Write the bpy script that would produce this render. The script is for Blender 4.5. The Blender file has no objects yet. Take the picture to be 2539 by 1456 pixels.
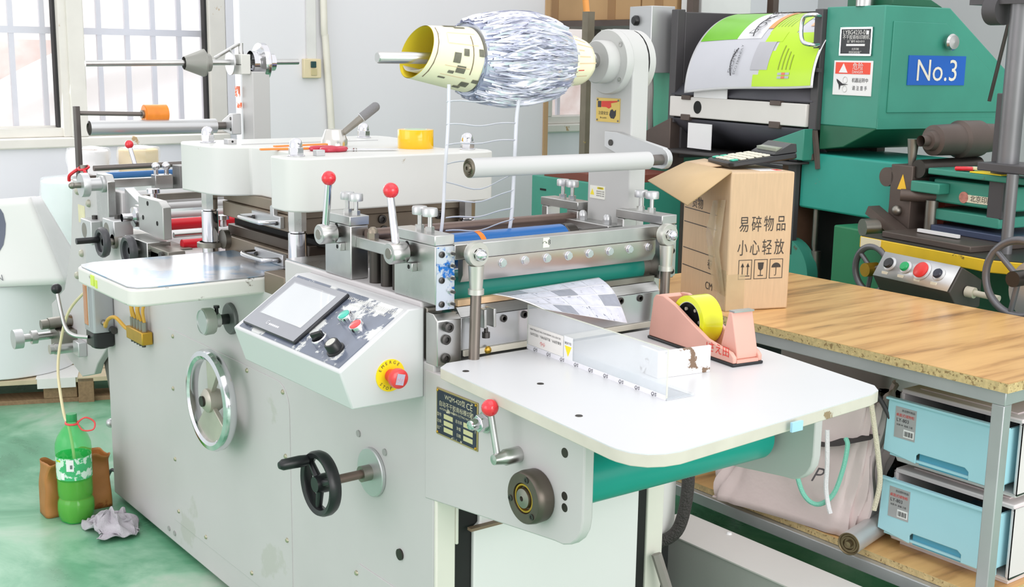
import bpy, bmesh, math, random
from mathutils import Matrix, Vector, noise

sc = bpy.context.scene
COL = sc.collection
R = math.radians

# ------------------------------------------------------------------ camera
CAM_POS = Vector((3.7, -1.248, 1.42))
PITCH, HEAD, ROLL = R(10.96), R(36.97), R(0.89)
F0 = Vector((-math.cos(HEAD), math.sin(HEAD), 0)); R0 = Vector((math.sin(HEAD), math.cos(HEAD), 0)); U0 = Vector((0, 0, 1))
FW = F0 * math.cos(PITCH) - U0 * math.sin(PITCH)
UP = F0 * math.sin(PITCH) + U0 * math.cos(PITCH)
R2 = R0 * math.cos(ROLL) + UP * math.sin(ROLL)
U2 = UP * math.cos(ROLL) - R0 * math.sin(ROLL)
cd = bpy.data.cameras.new('camera'); cam = bpy.data.objects.new('camera', cd); COL.objects.link(cam)
m3 = Matrix((R2, U2, -FW)).transposed()
cam.matrix_world = Matrix.Translation(CAM_POS) @ m3.to_4x4()
cd.sensor_fit = 'HORIZONTAL'; cd.sensor_width = 36.0; cd.lens = 36.0 * 3050.0 / 2539.0
cd.clip_start = 0.05; cd.clip_end = 100
sc.camera = cam

# ------------------------------------------------------------------ world, lamps, exposure
w = bpy.data.worlds.new('daylight'); sc.world = w; w.use_nodes = True
wb = w.node_tree.nodes['Background']; wb.inputs[0].default_value = (0.985, 0.985, 1.0, 1); wb.inputs[1].default_value = 0.78

def area(name, loc, target, sx, sy, power, col=(1, 1, 1)):
    l = bpy.data.lights.new(name, 'AREA'); l.shape = 'RECTANGLE'; l.size = sx; l.size_y = sy; l.energy = power; l.color = col
    o = bpy.data.objects.new(name, l); COL.objects.link(o); o.location = loc
    d = Vector(target) - Vector(loc); o.rotation_euler = d.to_track_quat('-Z', 'Y').to_euler(); return o
area('overhead_fill', (2.6, 0.1, 3.9), (1.6, 0.2, 0.8), 3.0, 3.0, 14, (1.0, 0.99, 0.97))  # area light added overhead as soft fill, stands for no visible lamp
area('right_fill', (6.6, 0.2, 1.9), (1.5, 0.4, 0.9), 3.0, 2.6, 60, (1.0, 0.985, 0.97))  # added light for the faces turned right
area('front_fill', (1.2, -4.6, 1.8), (1.0, 0.2, 0.7), 3.0, 2.4, 28, (1.0, 0.93, 0.965))  # added pinkish fill for the front panels against green floor bounce, no real door
area('window_daylight', (-2.2, 0.45, 1.6), (1.0, 0.2, 0.8), 1.9, 1.2, 12, (0.95, 0.98, 1.0))
area('yard_fill', (-2.9, 0.9, 4.0), (-4.5, 0.9, 1.2), 4.0, 1.2, 60, (1.0, 0.98, 0.96))  # area light added above the yard to brighten the outside wall

sc.view_settings.view_transform = 'Standard'; sc.view_settings.look = 'None'
sc.view_settings.exposure = 0.70; sc.view_settings.gamma = 1.0; sc.view_settings.use_curve_mapping = False
sc.cycles.use_denoising = True
sc.cycles.max_bounces = 8; sc.cycles.transparent_max_bounces = 12

# ------------------------------------------------------------------ materials
def lin(c):
    return tuple(((x / 255) / 12.92 if x / 255 <= 0.04045 else ((x / 255 + 0.055) / 1.055) ** 2.4) for x in c) + (1.0,)
MATS = {}
def mat(name, rgb, rough=0.5, metal=0.0, var=0.06, scale=6.0, bump=0.0, bscale=60.0, alpha=1.0, trans=0.0, chips=None, chip_amt=0.0, chip_scale=14.0, coat=0.0, stretch=None, rvar=0.0, emit=0.0, spec=None, ior=None):
    """one procedural surface: base colour with soft noise variation, optional chips / stains of a second colour, fine relief"""
    if name in MATS: return MATS[name]
    m = bpy.data.materials.new(name); MATS[name] = m; m.use_nodes = True
    nt = m.node_tree; b = nt.nodes['Principled BSDF']; N = nt.nodes.new; L = nt.links.new
    c = lin(rgb)
    b.inputs['Roughness'].default_value = rough; b.inputs['Metallic'].default_value = metal
    b.inputs['Alpha'].default_value = alpha; b.inputs['Transmission Weight'].default_value = trans
    if coat: b.inputs['Coat Weight'].default_value = coat; b.inputs['Coat Roughness'].default_value = 0.08
    if spec is not None: b.inputs['Specular IOR Level'].default_value = spec
    if ior: b.inputs['IOR'].default_value = ior
    tc = N('ShaderNodeTexCoord'); vec = tc.outputs['Object']
    if stretch:
        mp = N('ShaderNodeMapping'); mp.inputs['Scale'].default_value = stretch; L(vec, mp.inputs['Vector']); vec = mp.outputs['Vector']
    no = N('ShaderNodeTexNoise'); no.inputs['Scale'].default_value = scale; no.inputs['Detail'].default_value = 5; L(vec, no.inputs['Vector'])
    rp = N('ShaderNodeValToRGB'); rp.color_ramp.elements[0].position = 0.3; rp.color_ramp.elements[1].position = 0.72
    rp.color_ramp.elements[0].color = tuple(max(0, x * (1 - var)) for x in c[:3]) + (1,)
    rp.color_ramp.elements[1].color = tuple(min(1, x * (1 + var)) for x in c[:3]) + (1,)
    L(no.outputs['Fac'], rp.inputs['Fac']); out = rp.outputs['Color']
    if chips:
        n2 = N('ShaderNodeTexNoise'); n2.inputs['Scale'].default_value = chip_scale; n2.inputs['Detail'].default_value = 7; n2.inputs['Roughness'].default_value = 0.62; L(vec, n2.inputs['Vector'])
        r2 = N('ShaderNodeValToRGB'); t = 1 - chip_amt
        r2.color_ramp.elements[0].position = max(0.02, t - 0.015); r2.color_ramp.elements[1].position = min(1, t + 0.015)
        L(n2.outputs['Fac'], r2.inputs['Fac'])
        mx = N('ShaderNodeMix'); mx.data_type = 'RGBA'; L(r2.outputs['Color'], mx.inputs['Factor']); L(out, mx.inputs['A']); mx.inputs['B'].default_value = lin(chips); out = mx.outputs['Result']
    L(out, b.inputs['Base Color'])
    if rvar:
        mr = N('ShaderNodeMapRange'); mr.inputs['To Min'].default_value = max(0, rough - rvar); mr.inputs['To Max'].default_value = min(1, rough + rvar); L(no.outputs['Fac'], mr.inputs['Value']); L(mr.outputs['Result'], b.inputs['Roughness'])
    if bump:
        n3 = N('ShaderNodeTexNoise'); n3.inputs['Scale'].default_value = bscale; n3.inputs['Detail'].default_value = 4; L(vec, n3.inputs['Vector'])
        bp = N('ShaderNodeBump'); bp.inputs['Strength'].default_value = bump; bp.inputs['Distance'].default_value = 0.01; L(n3.outputs['Fac'], bp.inputs['Height']); L(bp.outputs['Normal'], b.inputs['Normal'])
    if emit:
        b.inputs['Emission Color'].default_value = c; b.inputs['Emission Strength'].default_value = emit
    return m

paint_side = mat('grey_machine_paint', (198, 195, 195), 0.42, var=0.04, scale=3.0, chips=(190, 189, 184), chip_amt=0.36, chip_scale=3.0, rvar=0.08)
paint_head = mat('cream_machine_paint', (216, 217, 213), 0.4, var=0.03, scale=4.0, chips=(170, 156, 132), chip_amt=0.315, chip_scale=22)
paint_apron = mat('worn_cream_paint', (218, 217, 211), 0.42, var=0.04, scale=6, chips=(120, 112, 102), chip_amt=0.355, chip_scale=16)
paint_col = mat('column_paint', (192, 192, 190), 0.42, var=0.02, scale=3)
white_lam = mat('white_laminate', (214, 215, 217), 0.32, var=0.015, scale=5, chips=(190, 160, 130), chip_amt=0.2, chip_scale=9)
edge_band = mat('cream_edge_band', (206, 200, 188), 0.55, var=0.07, scale=14, chips=(150, 128, 100), chip_amt=0.33, chip_scale=20)
steel = mat('brushed_steel', (196, 196, 194), 0.3, 1.0, var=0.12, scale=9, rvar=0.1)
steel_d = mat('dull_steel', (150, 146, 138), 0.42, 1.0, var=0.18, scale=7, chips=(120, 96, 72), chip_amt=0.32, chip_scale=6, rvar=0.1)
chrome = mat('chrome', (222, 222, 226), 0.12, 1.0, var=0.04, scale=5)
iron = mat('oily_platen_steel', (140, 127, 112), 0.42, 0.6, var=0.2, scale=5, chips=(150, 138, 122), chip_amt=0.36, chip_scale=5)
alu = mat('matt_aluminium', (204, 205, 206), 0.38, 0.7, var=0.03, scale=4)
white_roll = mat('anodised_white_tube', (198, 198, 198), 0.45, 0.1, var=0.02, scale=4)
dark_steel = mat('dark_blued_steel', (72, 68, 64), 0.4, 0.8, var=0.15, scale=8)
bolt_m = mat('black_oxide_bolt', (82, 80, 78), 0.35, 0.85, var=0.1, scale=20)
rust_bar = mat('brown_steel_bar', (126, 108, 100), 0.4, 0.7, var=0.15, scale=10)
black_pl = mat('black_plastic', (30, 31, 33), 0.32, var=0.1, scale=10)
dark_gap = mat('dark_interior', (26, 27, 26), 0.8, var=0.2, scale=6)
red_pl = mat('red_bakelite', (226, 44, 56), 0.16, var=0.05, scale=6, coat=0.5)
yellow_pl = mat('yellow_plastic', (250, 222, 30), 0.4, var=0.03)
teal_rub = mat('teal_rubber', (14, 150, 136), 0.3, var=0.05, scale=5)
blue_rub = mat('blue_rubber', (22, 104, 178), 0.3, var=0.06, scale=5)
orange_pl = mat('orange_tape', (250, 146, 50), 0.4, var=0.12, scale=30)
brass = mat('brass', (196, 156, 60), 0.38, 0.8, var=0.1, scale=20)
amber_tube = mat('amber_tube', (206, 160, 60), 0.35, var=0.06)
white_pl = mat('white_plastic', (240, 240, 240), 0.4, var=0.02)
letter_dk = mat('dark_print', (52, 50, 54), 0.6, var=0.02)
letter_wh = mat('white_print', (236, 236, 232), 0.6, var=0.02)
letter_rd = mat('red_print', (226, 60, 50), 0.6, var=0.02)

# ------------------------------------------------------------------ geometry helpers
class MB:
    def __init__(s, T=None): s.v = []; s.f = []; s.sm = []; s.mi = []; s.T = T; s.k = 0
    def add(s, vs, fs, smooth=False):
        o = len(s.v)
        for p in vs:
            p = Vector(p); s.v.append(tuple(s.T @ p) if s.T is not None else tuple(p))
        for f in fs: s.f.append([i + o for i in f]); s.sm.append(smooth); s.mi.append(s.k)
        return s
    def box(s, x0, x1, y0, y1, z0, z1):
        v = [(x0, y0, z0), (x1, y0, z0), (x1, y1, z0), (x0, y1, z0), (x0, y0, z1), (x1, y0, z1), (x1, y1, z1), (x0, y1, z1)]
        return s.add(v, [(0, 3, 2, 1), (4, 5, 6, 7), (0, 1, 5, 4), (1, 2, 6, 5), (2, 3, 7, 6), (3, 0, 4, 7)])
    def obox(s, c, size, M):
        a, b, d = size[0] / 2, size[1] / 2, size[2] / 2; c = Vector(c)
        v = [c + M @ Vector((i * a, j * b, k * d)) for k in (-1, 1) for (i, j) in ((-1, -1), (1, -1), (1, 1), (-1, 1))]
        return s.add(v, [(0, 3, 2, 1), (4, 5, 6, 7), (0, 1, 5, 4), (1, 2, 6, 5), (2, 3, 7, 6), (3, 0, 4, 7)])
    def prism(s, pts, plane, a, b):
        def P(u, w, t): return {'xy': (u, w, t), 'xz': (u, t, w), 'yz': (t, u, w)}[plane]
        n = len(pts); v = [P(u, w, a) for u, w in pts] + [P(u, w, b) for u, w in pts]
        fs = [list(range(n))[::-1], list(range(n, 2 * n))] + [(i, (i + 1) % n, n + (i + 1) % n, n + i) for i in range(n)]
        return s.add(v, fs)
    def cyl(s, p0, p1, r0, r1=None, n=24, smooth=True, cap=True):
        p0 = Vector(p0); p1 = Vector(p1); r1 = r0 if r1 is None else r1; d = (p1 - p0).normalized()
        a = d.orthogonal().normalized(); b = d.cross(a)
        v = [p0 + (a * math.cos(t) + b * math.sin(t)) * r0 for t in [2 * math.pi * i / n for i in range(n)]]
        v += [p1 + (a * math.cos(t) + b * math.sin(t)) * r1 for t in [2 * math.pi * i / n for i in range(n)]]
        s.add(v, [(i, (i + 1) % n, n + (i + 1) % n, n + i) for i in range(n)], smooth)
        if cap: s.add(v, [list(range(n))[::-1], list(range(n, 2 * n))])
        return s
    def lathe(s, prof, p0, axis, n=32, smooth=True, closed=False):
        p0 = Vector(p0); d = Vector(axis).normalized(); a = d.orthogonal().normalized(); b = d.cross(a); v = []
        for r, h in prof:
            for i in range(n):
                t = 2 * math.pi * i / n; v.append(p0 + d * h + (a * math.cos(t) + b * math.sin(t)) * max(r, 1e-5))
        k = len(prof); fs = []
        for j in range(k if closed else k - 1):
            j2 = (j + 1) % k
            for i in range(n): fs.append((j * n + i, j * n + (i + 1) % n, j2 * n + (i + 1) % n, j2 * n + i))
        return s.add(v, fs, smooth)
    def sphere(s, c, r, n=20, sx=1, sy=1, sz=1):
        c = Vector(c); v = []; m = n // 2
        for j in range(m + 1):
            ph = math.pi * j / m
            for i in range(n):
                t = 2 * math.pi * i / n; v.append(c + Vector((r * sx * math.sin(ph) * math.cos(t), r * sy * math.sin(ph) * math.sin(t), r * sz * math.cos(ph))))
        return s.add(v, [(j * n + i, (j + 1) * n + i, (j + 1) * n + (i + 1) % n, j * n + (i + 1) % n) for j in range(m) for i in range(n)], True)
    def tube(s, pts, r, n=8, closed=False, taper=None, cap=True):
        P = [Vector(p) for p in pts]; k = len(P); v = []; prev = None
        for i in range(k):
            d = (P[(i + 1) % k] - P[i - 1]) if closed else (P[min(i + 1, k - 1)] - P[max(i - 1, 0)])
            d = d.normalized() if d.length > 1e-9 else Vector((0, 0, 1))
            if prev is None: a = d.orthogonal().normalized()
            else: a = (prev - d * prev.dot(d)); a = a.normalized() if a.length > 1e-6 else d.orthogonal().normalized()
            prev = a; b = d.cross(a); rr = r if taper is None else r * taper[i]
            v += [P[i] + (a * math.cos(2 * math.pi * j / n) + b * math.sin(2 * math.pi * j / n)) * rr for j in range(n)]
        fs = []
        for i in range(k if closed else k - 1):
            i2 = (i + 1) % k
            for j in range(n): fs.append((i * n + j, i * n + (j + 1) % n, i2 * n + (j + 1) % n, i2 * n + j))
        s.add(v, fs, True)
        if cap and not closed: s.add(v, [list(range(n))[::-1], list(range((k - 1) * n, k * n))])
        return s
    def torus(s, c, axis, RR, r, n=40, m=12):
        d = Vector(axis).normalized(); a = d.orthogonal().normalized(); b = d.cross(a); c = Vector(c)
        return s.tube([c + (a * math.cos(2 * math.pi * i / n) + b * math.sin(2 * math.pi * i / n)) * RR for i in range(n)], r, m, closed=True)
    def grid(s, fn, nu, nv, smooth=True, thick=0.0):
        v = [Vector(fn(i / nu, j / nv)) for j in range(nv + 1) for i in range(nu + 1)]
        q = [(j * (nu + 1) + i, j * (nu + 1) + i + 1, (j + 1) * (nu + 1) + i + 1, (j + 1) * (nu + 1) + i) for j in range(nv) for i in range(nu)]
        return s.add(v, q, smooth)
    def ribbon(s, pts, width, wdir):
        wd = Vector(wdir).normalized() * width / 2; v = []
        for p in pts: v += [Vector(p) - wd, Vector(p) + wd]
        return s.add(v, [(2 * i, 2 * i + 1, 2 * i + 3, 2 * i + 2) for i in range(len(pts) - 1)], True)
    def build(s, name, mats, parent=None, bevel=0.0, seg=2, solid=0.0, sub=0, weld=False):
        me = bpy.data.meshes.new(name); me.from_pydata(s.v, [], s.f)
        for p, sm, k in zip(me.polygons, s.sm, s.mi): p.use_smooth = sm; p.material_index = k
        for m in (mats if isinstance(mats, (list, tuple)) else [mats]): me.materials.append(m)
        bm = bmesh.new(); bm.from_mesh(me); bmesh.ops.remove_doubles(bm, verts=bm.verts, dist=1e-6)
        bmesh.ops.recalc_face_normals(bm, faces=bm.faces); bm.to_mesh(me); bm.free()
        me.set_sharp_from_angle(angle=R(40))
        o = bpy.data.objects.new(name, me); COL.objects.link(o)
        if parent is not None: attach(o, parent)
        if solid: md = o.modifiers.new('thickness', 'SOLIDIFY'); md.thickness = solid; md.offset = 0
        if bevel: md = o.modifiers.new('edges', 'BEVEL'); md.width = bevel; md.segments = seg; md.limit_method = 'ANGLE'; md.angle_limit = R(38); md.harden_normals = False
        if sub: md = o.modifiers.new('smooth', 'SUBSURF'); md.levels = sub; md.render_levels = sub
        return o

def world_of(o):
    m = o.matrix_basis.copy()
    if o.parent is not None: m = world_of(o.parent) @ o.matrix_parent_inverse @ m
    return m
def attach(o, parent):
    o.parent = parent; o.matrix_parent_inverse = world_of(parent).inverted()
def thing(name, label, cat, loc=(0, 0, 0), group=None):
    o = bpy.data.objects.new(name, None); COL.objects.link(o); o.location = loc; o.empty_display_size = 0.05
    o['label'] = label; o['category'] = cat
    if group: o['group'] = group
    return o
def tag(o, label, cat, group=None, kind=None):
    o['label'] = label
    if cat: o['category'] = cat
    if group: o['group'] = group
    if kind: o['kind'] = kind
    return o
def struct(o, label=None):
    o['kind'] = 'structure'
    if label: o['label'] = label
    return o
def frame(org, deg, z=0.0):
    return Matrix.Translation((org[0], org[1], z)) @ Matrix.Rotation(R(deg), 4, 'Z')
def inst(src, parent, loc, rot=None, scale=None):
    """copy of a small part sharing its mesh, placed in world space under parent"""
    c = src.copy(); COL.objects.link(c); c.parent = None; c.matrix_parent_inverse = Matrix.Identity(4)
    c.location = loc; c.rotation_euler = rot or (0, 0, 0)
    if scale: c.scale = (scale,) * 3
    attach(c, parent); return c
def rrect(u0, u1, w0, w1, r, n=5, corners=(1, 1, 1, 1)):
    pts = []
    for k, (cu, cw, a0) in enumerate(((u0 + r, w0 + r, 180), (u1 - r, w0 + r, 270), (u1 - r, w1 - r, 0), (u0 + r, w1 - r, 90))):
        if corners[k]: pts += [(cu + r * math.cos(R(a0 + 90 * i / n)), cw + r * math.sin(R(a0 + 90 * i / n))) for i in range(n + 1)]
        else: pts.append([(u0, w0), (u1, w0), (u1, w1), (u0, w1)][k])
    return pts
def bez(pts, n=8):
    """Catmull-Rom through pts"""
    P = [Vector(p) for p in pts]; out = []
    for i in range(len(P) - 1):
        p0 = P[max(i - 1, 0)]; p1 = P[i]; p2 = P[i + 1]; p3 = P[min(i + 2, len(P) - 1)]
        for j in range(n):
            t = j / n; out.append(0.5 * ((2 * p1) + (p2 - p0) * t + (2 * p0 - 5 * p1 + 4 * p2 - p3) * t * t + (3 * p1 - p0 - 3 * p2 + p3) * t ** 3))
    return out + [P[-1]]
def text(body, org, xdir, ydir, size, m, parent, name='lettering', align='CENTER', xs=1.0, shear=0.0, lift=0.0005):
    """flat lettering laid on a surface: org = centre, xdir / ydir = reading and up directions"""
    cu = bpy.data.curves.new(name, 'FONT'); cu.body = body; cu.size = size; cu.align_x = align; cu.align_y = 'CENTER'; cu.shear = shear; cu.resolution_u = 3
    t = bpy.data.objects.new(name, cu); COL.objects.link(t)
    dg = bpy.context.evaluated_depsgraph_get(); me = bpy.data.meshes.new_from_object(t.evaluated_get(dg))
    bpy.data.objects.remove(t); bpy.data.curves.remove(cu)
    X = Vector(xdir).normalized(); Y = Vector(ydir).normalized(); Z = X.cross(Y).normalized()
    M = Matrix((X * xs, Y, Z)).transposed().to_4x4(); M.translation = Vector(org) + Z * lift
    me.transform(M); me.materials.clear(); me.materials.append(m)
    o = bpy.data.objects.new(name, me); COL.objects.link(o)
    if parent is not None: attach(o, parent)
    return o
# ================================================================== the room
wall_m = mat('wall_panel_white', (228, 228, 233), 0.45, var=0.012, scale=2)
pier_m = mat('pier_panel_grey', (228, 227, 231), 0.4, var=0.012, scale=2)
farwall_m = mat('far_wall_grey', (186, 186, 188), 0.6, var=0.03, scale=2)
frame_m = mat('cream_window_frame', (224, 221, 213), 0.45, var=0.04, scale=8, chips=(186, 158, 118), chip_amt=0.34, chip_scale=9)
gasket_m = mat('black_gasket', (36, 36, 38), 0.6)
bar_m = mat('galvanised_bar', (206, 208, 220), 0.4, 0.2, var=0.05)
glass_m = mat('window_glass', (250, 252, 252), 0.03, var=0, alpha=0.12)

# floor : worn glossy green epoxy
fm = bpy.data.materials.new('green_floor_paint'); fm.use_nodes = True; MATS['green_floor_paint'] = fm
nt = fm.node_tree; b = nt.nodes['Principled BSDF']; tc = nt.nodes.new('ShaderNodeTexCoord')
n1 = nt.nodes.new('ShaderNodeTexNoise'); n1.inputs['Scale'].default_value = 2.2; n1.inputs['Detail'].default_value = 8; n1.inputs['Roughness'].default_value = 0.62; n1.inputs['Distortion'].default_value = 0.6
nt.links.new(tc.outputs['Object'], n1.inputs['Vector'])
rp = nt.nodes.new('ShaderNodeValToRGB'); e = rp.color_ramp.elements
e[0].position = 0.3; e[0].color = lin((70, 128, 94)); e[1].position = 0.78; e[1].color = lin((198, 206, 194))
k = e.new(0.46); k.color = lin((104, 166, 130)); k = e.new(0.58); k.color = lin((146, 192, 162))
nt.links.new(n1.outputs['Fac'], rp.inputs['Fac']); nt.links.new(rp.outputs['Color'], b.inputs['Base Color'])
mr = nt.nodes.new('ShaderNodeMapRange'); mr.inputs['To Min'].default_value = 0.18; mr.inputs['To Max'].default_value = 0.42; nt.links.new(n1.outputs['Fac'], mr.inputs['Value']); nt.links.new(mr.outputs['Result'], b.inputs['Roughness'])
struct(MB().box(-2.3, 7.0, -4.0, 6.0, -0.1, 0.0).build('floor', fm), 'worn glossy green painted workshop floor')

WX = -2.3
wl = MB()
wl.box(WX - 0.2, WX, -4.0, 6.0, 0.0, 0.955)          # below the sills
wl.box(WX - 0.2, WX, 1.42, 3.50, 0.955, 2.3)         # between the windows
wl.box(WX - 0.2, WX, 4.0, 6.0, 0.955, 2.3)
wl.box(WX - 0.2, WX, -4.0, -1.3, 0.955, 2.3)
wl.box(WX - 0.2, WX, -4.0, 6.0, 2.3, 3.2)
struct(wl.build('wall_left', wall_m), 'white panel wall with barred windows')
struct(MB().box(-1.41, -1.35, 1.06, 2.76, 0, 3.2).build('wall_pier', pier_m, bevel=0.004), 'pale grey panelled wall pier')
struct(MB().box(-2.3, 7.0, 6.0, 6.2, 0, 3.2).build('wall_back', farwall_m), 'plain grey far wall')
struct(MB().box(-1.35, -1.342, 2.735, 2.765, 0, 3.2).build('trim_1', mat('brown_edge_trim', (196, 160, 120), 0.6), bevel=0.002), 'brown edge strip on the pier')

def make_window(name, y0, y1, mull, bars, label):
    root = bpy.data.objects.new(name, None); COL.objects.link(root); root.location = (WX, (y0 + y1) / 2, 0.955); struct(root, label)
    z0, z1 = 0.955, 2.3
    f = MB(); f.box(WX - 0.1, WX + 0.03, y0, y1, z0, z0 + 0.05)
    f.build('window_sill', frame_m, root, bevel=0.008)
    f = MB(); f.box(WX - 0.09, WX + 0.0, y0, y1, z0 + 0.05, z0 + 0.095); f.box(WX - 0.09, WX, y0, y1, z1 - 0.05, z1)
    f.box(WX - 0.09, WX, y1 - 0.09, y1, z0 + 0.095, z1 - 0.05); f.box(WX - 0.09, WX, y0, y0 + 0.06, z0 + 0.095, z1 - 0.05)
    f.build('window_frame', frame_m, root, bevel=0.006)
    edges = [y0 + 0.06] + [c for m in mull for c in (m[0], m[1])] + [y1 - 0.09]
    for m in mull:
        MB().box(WX - 0.1, WX + 0.015, m[0], m[1], z0 + 0.05, z1 - 0.05).box(WX + 0.0, WX + 0.028, m[0] + 0.035, m[1], z0 + 0.05, z1 - 0.05).build('mullion', frame_m, root, bevel=0.005)
    for a, c in zip(edges[::2], edges[1::2]):
        MB().box(WX - 0.07, WX - 0.065, a, c, z0 + 0.095, z1 - 0.05).build('pane', glass_m, root)
        g = MB(); g.box(WX - 0.075, WX - 0.03, c - 0.012, c + 0.001, z0 + 0.095, z1 - 0.05); g.build('gasket', gasket_m, root)
    for y in bars:
        MB().box(WX - 0.16, WX - 0.14, y - 0.012, y + 0.012, z0 - 0.0, z1).build('security_bar', bar_m, root)
    MB().box(WX - 0.165, WX - 0.135, y0, y1, 1.488, 1.52).build('cross_bar', bar_m, root)
    return root
make_window('window_1', -1.3, 1.42, [(-0.42, -0.32), (0.578, 0.692)], [-1.1, -0.95, -0.8, -0.65, -0.5, -0.22, -0.08, 0.06, 0.2, 0.405, 0.55, 0.82, 0.96, 1.092, 1.229], 'cream framed window with outside security bars')
MB().box(WX - 0.16, WX - 0.13, 1.345, 1.385, 0.955, 2.3).build('security_bar', bar_m, bpy.data.objects['window_1'])
make_window('window_2', 3.50, 4.0, [], [3.62, 3.72], 'small bright window beyond the pier')

# outdoors : pale brick wall and a plastic sheet hung on it, far beyond the window
brick = bpy.data.materials.new('sunlit_brick'); brick.use_nodes = True; MATS['sunlit_brick'] = brick
nt = brick.node_tree; b = nt.nodes['Principled BSDF']; tc = nt.nodes.new('ShaderNodeTexCoord'); mp = nt.nodes.new('ShaderNodeMapping'); mp.inputs['Rotation'].default_value = (0, R(90), R(90))
nt.links.new(tc.outputs['Object'], mp.inputs['Vector'])
bt = nt.nodes.new('ShaderNodeTexNoise'); bt.inputs['Scale'].default_value = 3.5; bt.inputs['Detail'].default_value = 8
rp = nt.nodes.new('ShaderNodeValToRGB'); rp.color_ramp.elements[0].position = 0.35; rp.color_ramp.elements[0].color = lin((206, 176, 168)); rp.color_ramp.elements[1].position = 0.62; rp.color_ramp.elements[1].color = lin((244, 236, 232))
nt.links.new(mp.outputs['Vector'], bt.inputs['Vector']); nt.links.new(bt.outputs['Fac'], rp.inputs['Fac']); nt.links.new(rp.outputs['Color'], b.inputs['Base Color']); b.inputs['Roughness'].default_value = 0.9
yard = MB().box(-4.6, -4.4, -5, 7, -0.2, 1.47).build('outside_wall', brick); struct(yard, 'weathered brick yard wall seen through the window')
struct(MB().box(-5.4, -4.8, -5, 7, -0.2, 3.5).build('outside_building', mat('pale_render', (250, 244, 240), 0.9, var=0.05, scale=3)), 'sunlit building outside the window')
struct(MB().box(-8, -2.5, -6, 8, -0.3, -0.2).build('outside_ground', mat('pale_yard_ground', (220, 214, 206), 0.9)), 'bright yard outside')
sheet_m = mat('plastic_sheet', (250, 249, 250), 0.5, var=0.03, scale=6)
def sheetf(u, v):
    y = 0.55 + u * 3.4; top = 1.05 + 0.80 * max(0, min(1, (y - 0.55) / 1.6)) ** 0.9
    z = -0.1 + v * (top + 0.1) + 0.02 * math.sin(9 * u)
    return (-4.2 + 0.05 * math.sin(13 * u + 4 * v) + 0.04 * math.sin(23 * v + 3 * u), y, z)
o = MB().grid(sheetf, 40, 24).build('plastic_sheet', sheet_m, solid=0.004); tag(o, 'white plastic sheet draped outside the barred window', 'sheet')

# pier fittings
conduit_m = mat('grey_conduit', (222, 221, 218), 0.5)
o = MB().box(-1.35, -1.33, 1.376, 1.42, 1.39, 3.2).build('cable_trunking', conduit_m, bevel=0.003); tag(o, 'flat white cable trunking running down to the wall switch', 'trunking')
o = MB().tube(bez([(-1.325, 1.44, 3.2), (-1.325, 1.455, 1.65), (-1.325, 1.463, 1.47), (-1.325, 1.489, 1.05), (-1.325, 1.50, 0.5), (-1.325, 1.50, 0.05)], 6), 0.016, 10).build('conduit_pipe', mat('aged_cream_pipe', (228, 224, 212), 0.45, var=0.06, scale=10, chips=(190, 168, 140), chip_amt=0.28)); tag(o, 'slightly leaning cream conduit pipe beside the wall switch', 'pipe')
sw = thing('wall_switch', 'yellowed square wall switch with dark green rocker on the pier', 'switch', (-1.34, 1.397, 1.35))
MB().box(-1.35, -1.325, 1.355, 1.44, 1.306, 1.391).build('back_box', mat('yellowed_plastic', (222, 208, 172), 0.5), sw, bevel=0.003)
MB().box(-1.325, -1.318, 1.386, 1.412, 1.352, 1.38).build('rocker', mat('dark_green_rocker', (24, 66, 66), 0.4), sw, bevel=0.002)
MB().box(-1.325, -1.321, 1.388, 1.416, 1.318, 1.348).build('face_plate', mat('grubby_plastic', (196, 184, 140), 0.5), sw, bevel=0.001)
# ================================================================== die cutting machine
MC = thing('die_cutting_machine', 'large grey label die-cutting machine with control console, handwheels and white outfeed table', 'machine', (0.9, 0.3, 0))

# ---- cabinet
c = MB(); c.prism([(-0.07, 0.02), (1.80, 0.02), (1.80, 0.84), (1.755, 0.84), (1.755, 0.955), (1.177, 0.955), (1.177, 0.865), (-0.07, 0.865)], 'xz', 0.0, 0.60)
cab = c.build('cabinet', paint_side, MC, bevel=0.004)
for x in (0.05, 1.0, 1.7):
    for y in (0.06, 0.54): MB().cyl((x, y, 0), (x, y, 0.02), 0.03).build('levelling_foot', dark_steel, MC)
pts = [(0.45, 0.095), (1.19, 0.095), (1.19, 0.60)] + [(1.13 + 0.06 * math.cos(R(t)), 0.60 + 0.06 * math.sin(R(t))) for t in range(15, 91, 15)] + [(0.45, 0.66)]
panel = MB().prism(pts, 'xz', -0.0022, 0.001).build('access_panel', paint_side, MC, bevel=0.001)
pts = [(1.475, 0.03), (1.79, 0.03), (1.79, 0.335), (1.51, 0.335), (1.475, 0.30)]
lpan = MB().prism(pts, 'xz', -0.0022, 0.001).build('lower_panel', paint_side, MC, bevel=0.001)
dome = MB().lathe([(0.0062, 0), (0.006, 0.002), (0.0042, 0.0042), (0, 0.005)], (0, 0, 0), (0, -1, 0), 14)
s0 = dome.build('screw', mat('zinc_screw', (190, 184, 160), 0.35, 0.8), MC)
scr = [(0.49, 0.643), (0.478, 0.491), (0.967, 0.649), (1.161, 0.639), (1.169, 0.484), (1.168, 0.274), (0.485, 0.131), (0.473, 0.283), (0.675, 0.117), (0.964, 0.117), (1.5, 0.311)]
s0.location = (scr[0][0], -0.002, scr[0][1])
for x, z in scr[1:]: inst(s0, MC, (x, -0.002, z))
h = MB().cyl((0, -0.003, 0), (0, 0.0, 0), 0.0075, n=14).build('plug', mat('grey_plug', (160, 160, 158), 0.6), MC)
h.location = (1.618, 0, 0.617)
for x, z in ((1.511, 0.629), (0.399, 0.051), (0.442, 0.05)): inst(h, MC, (x, 0, z))
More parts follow.
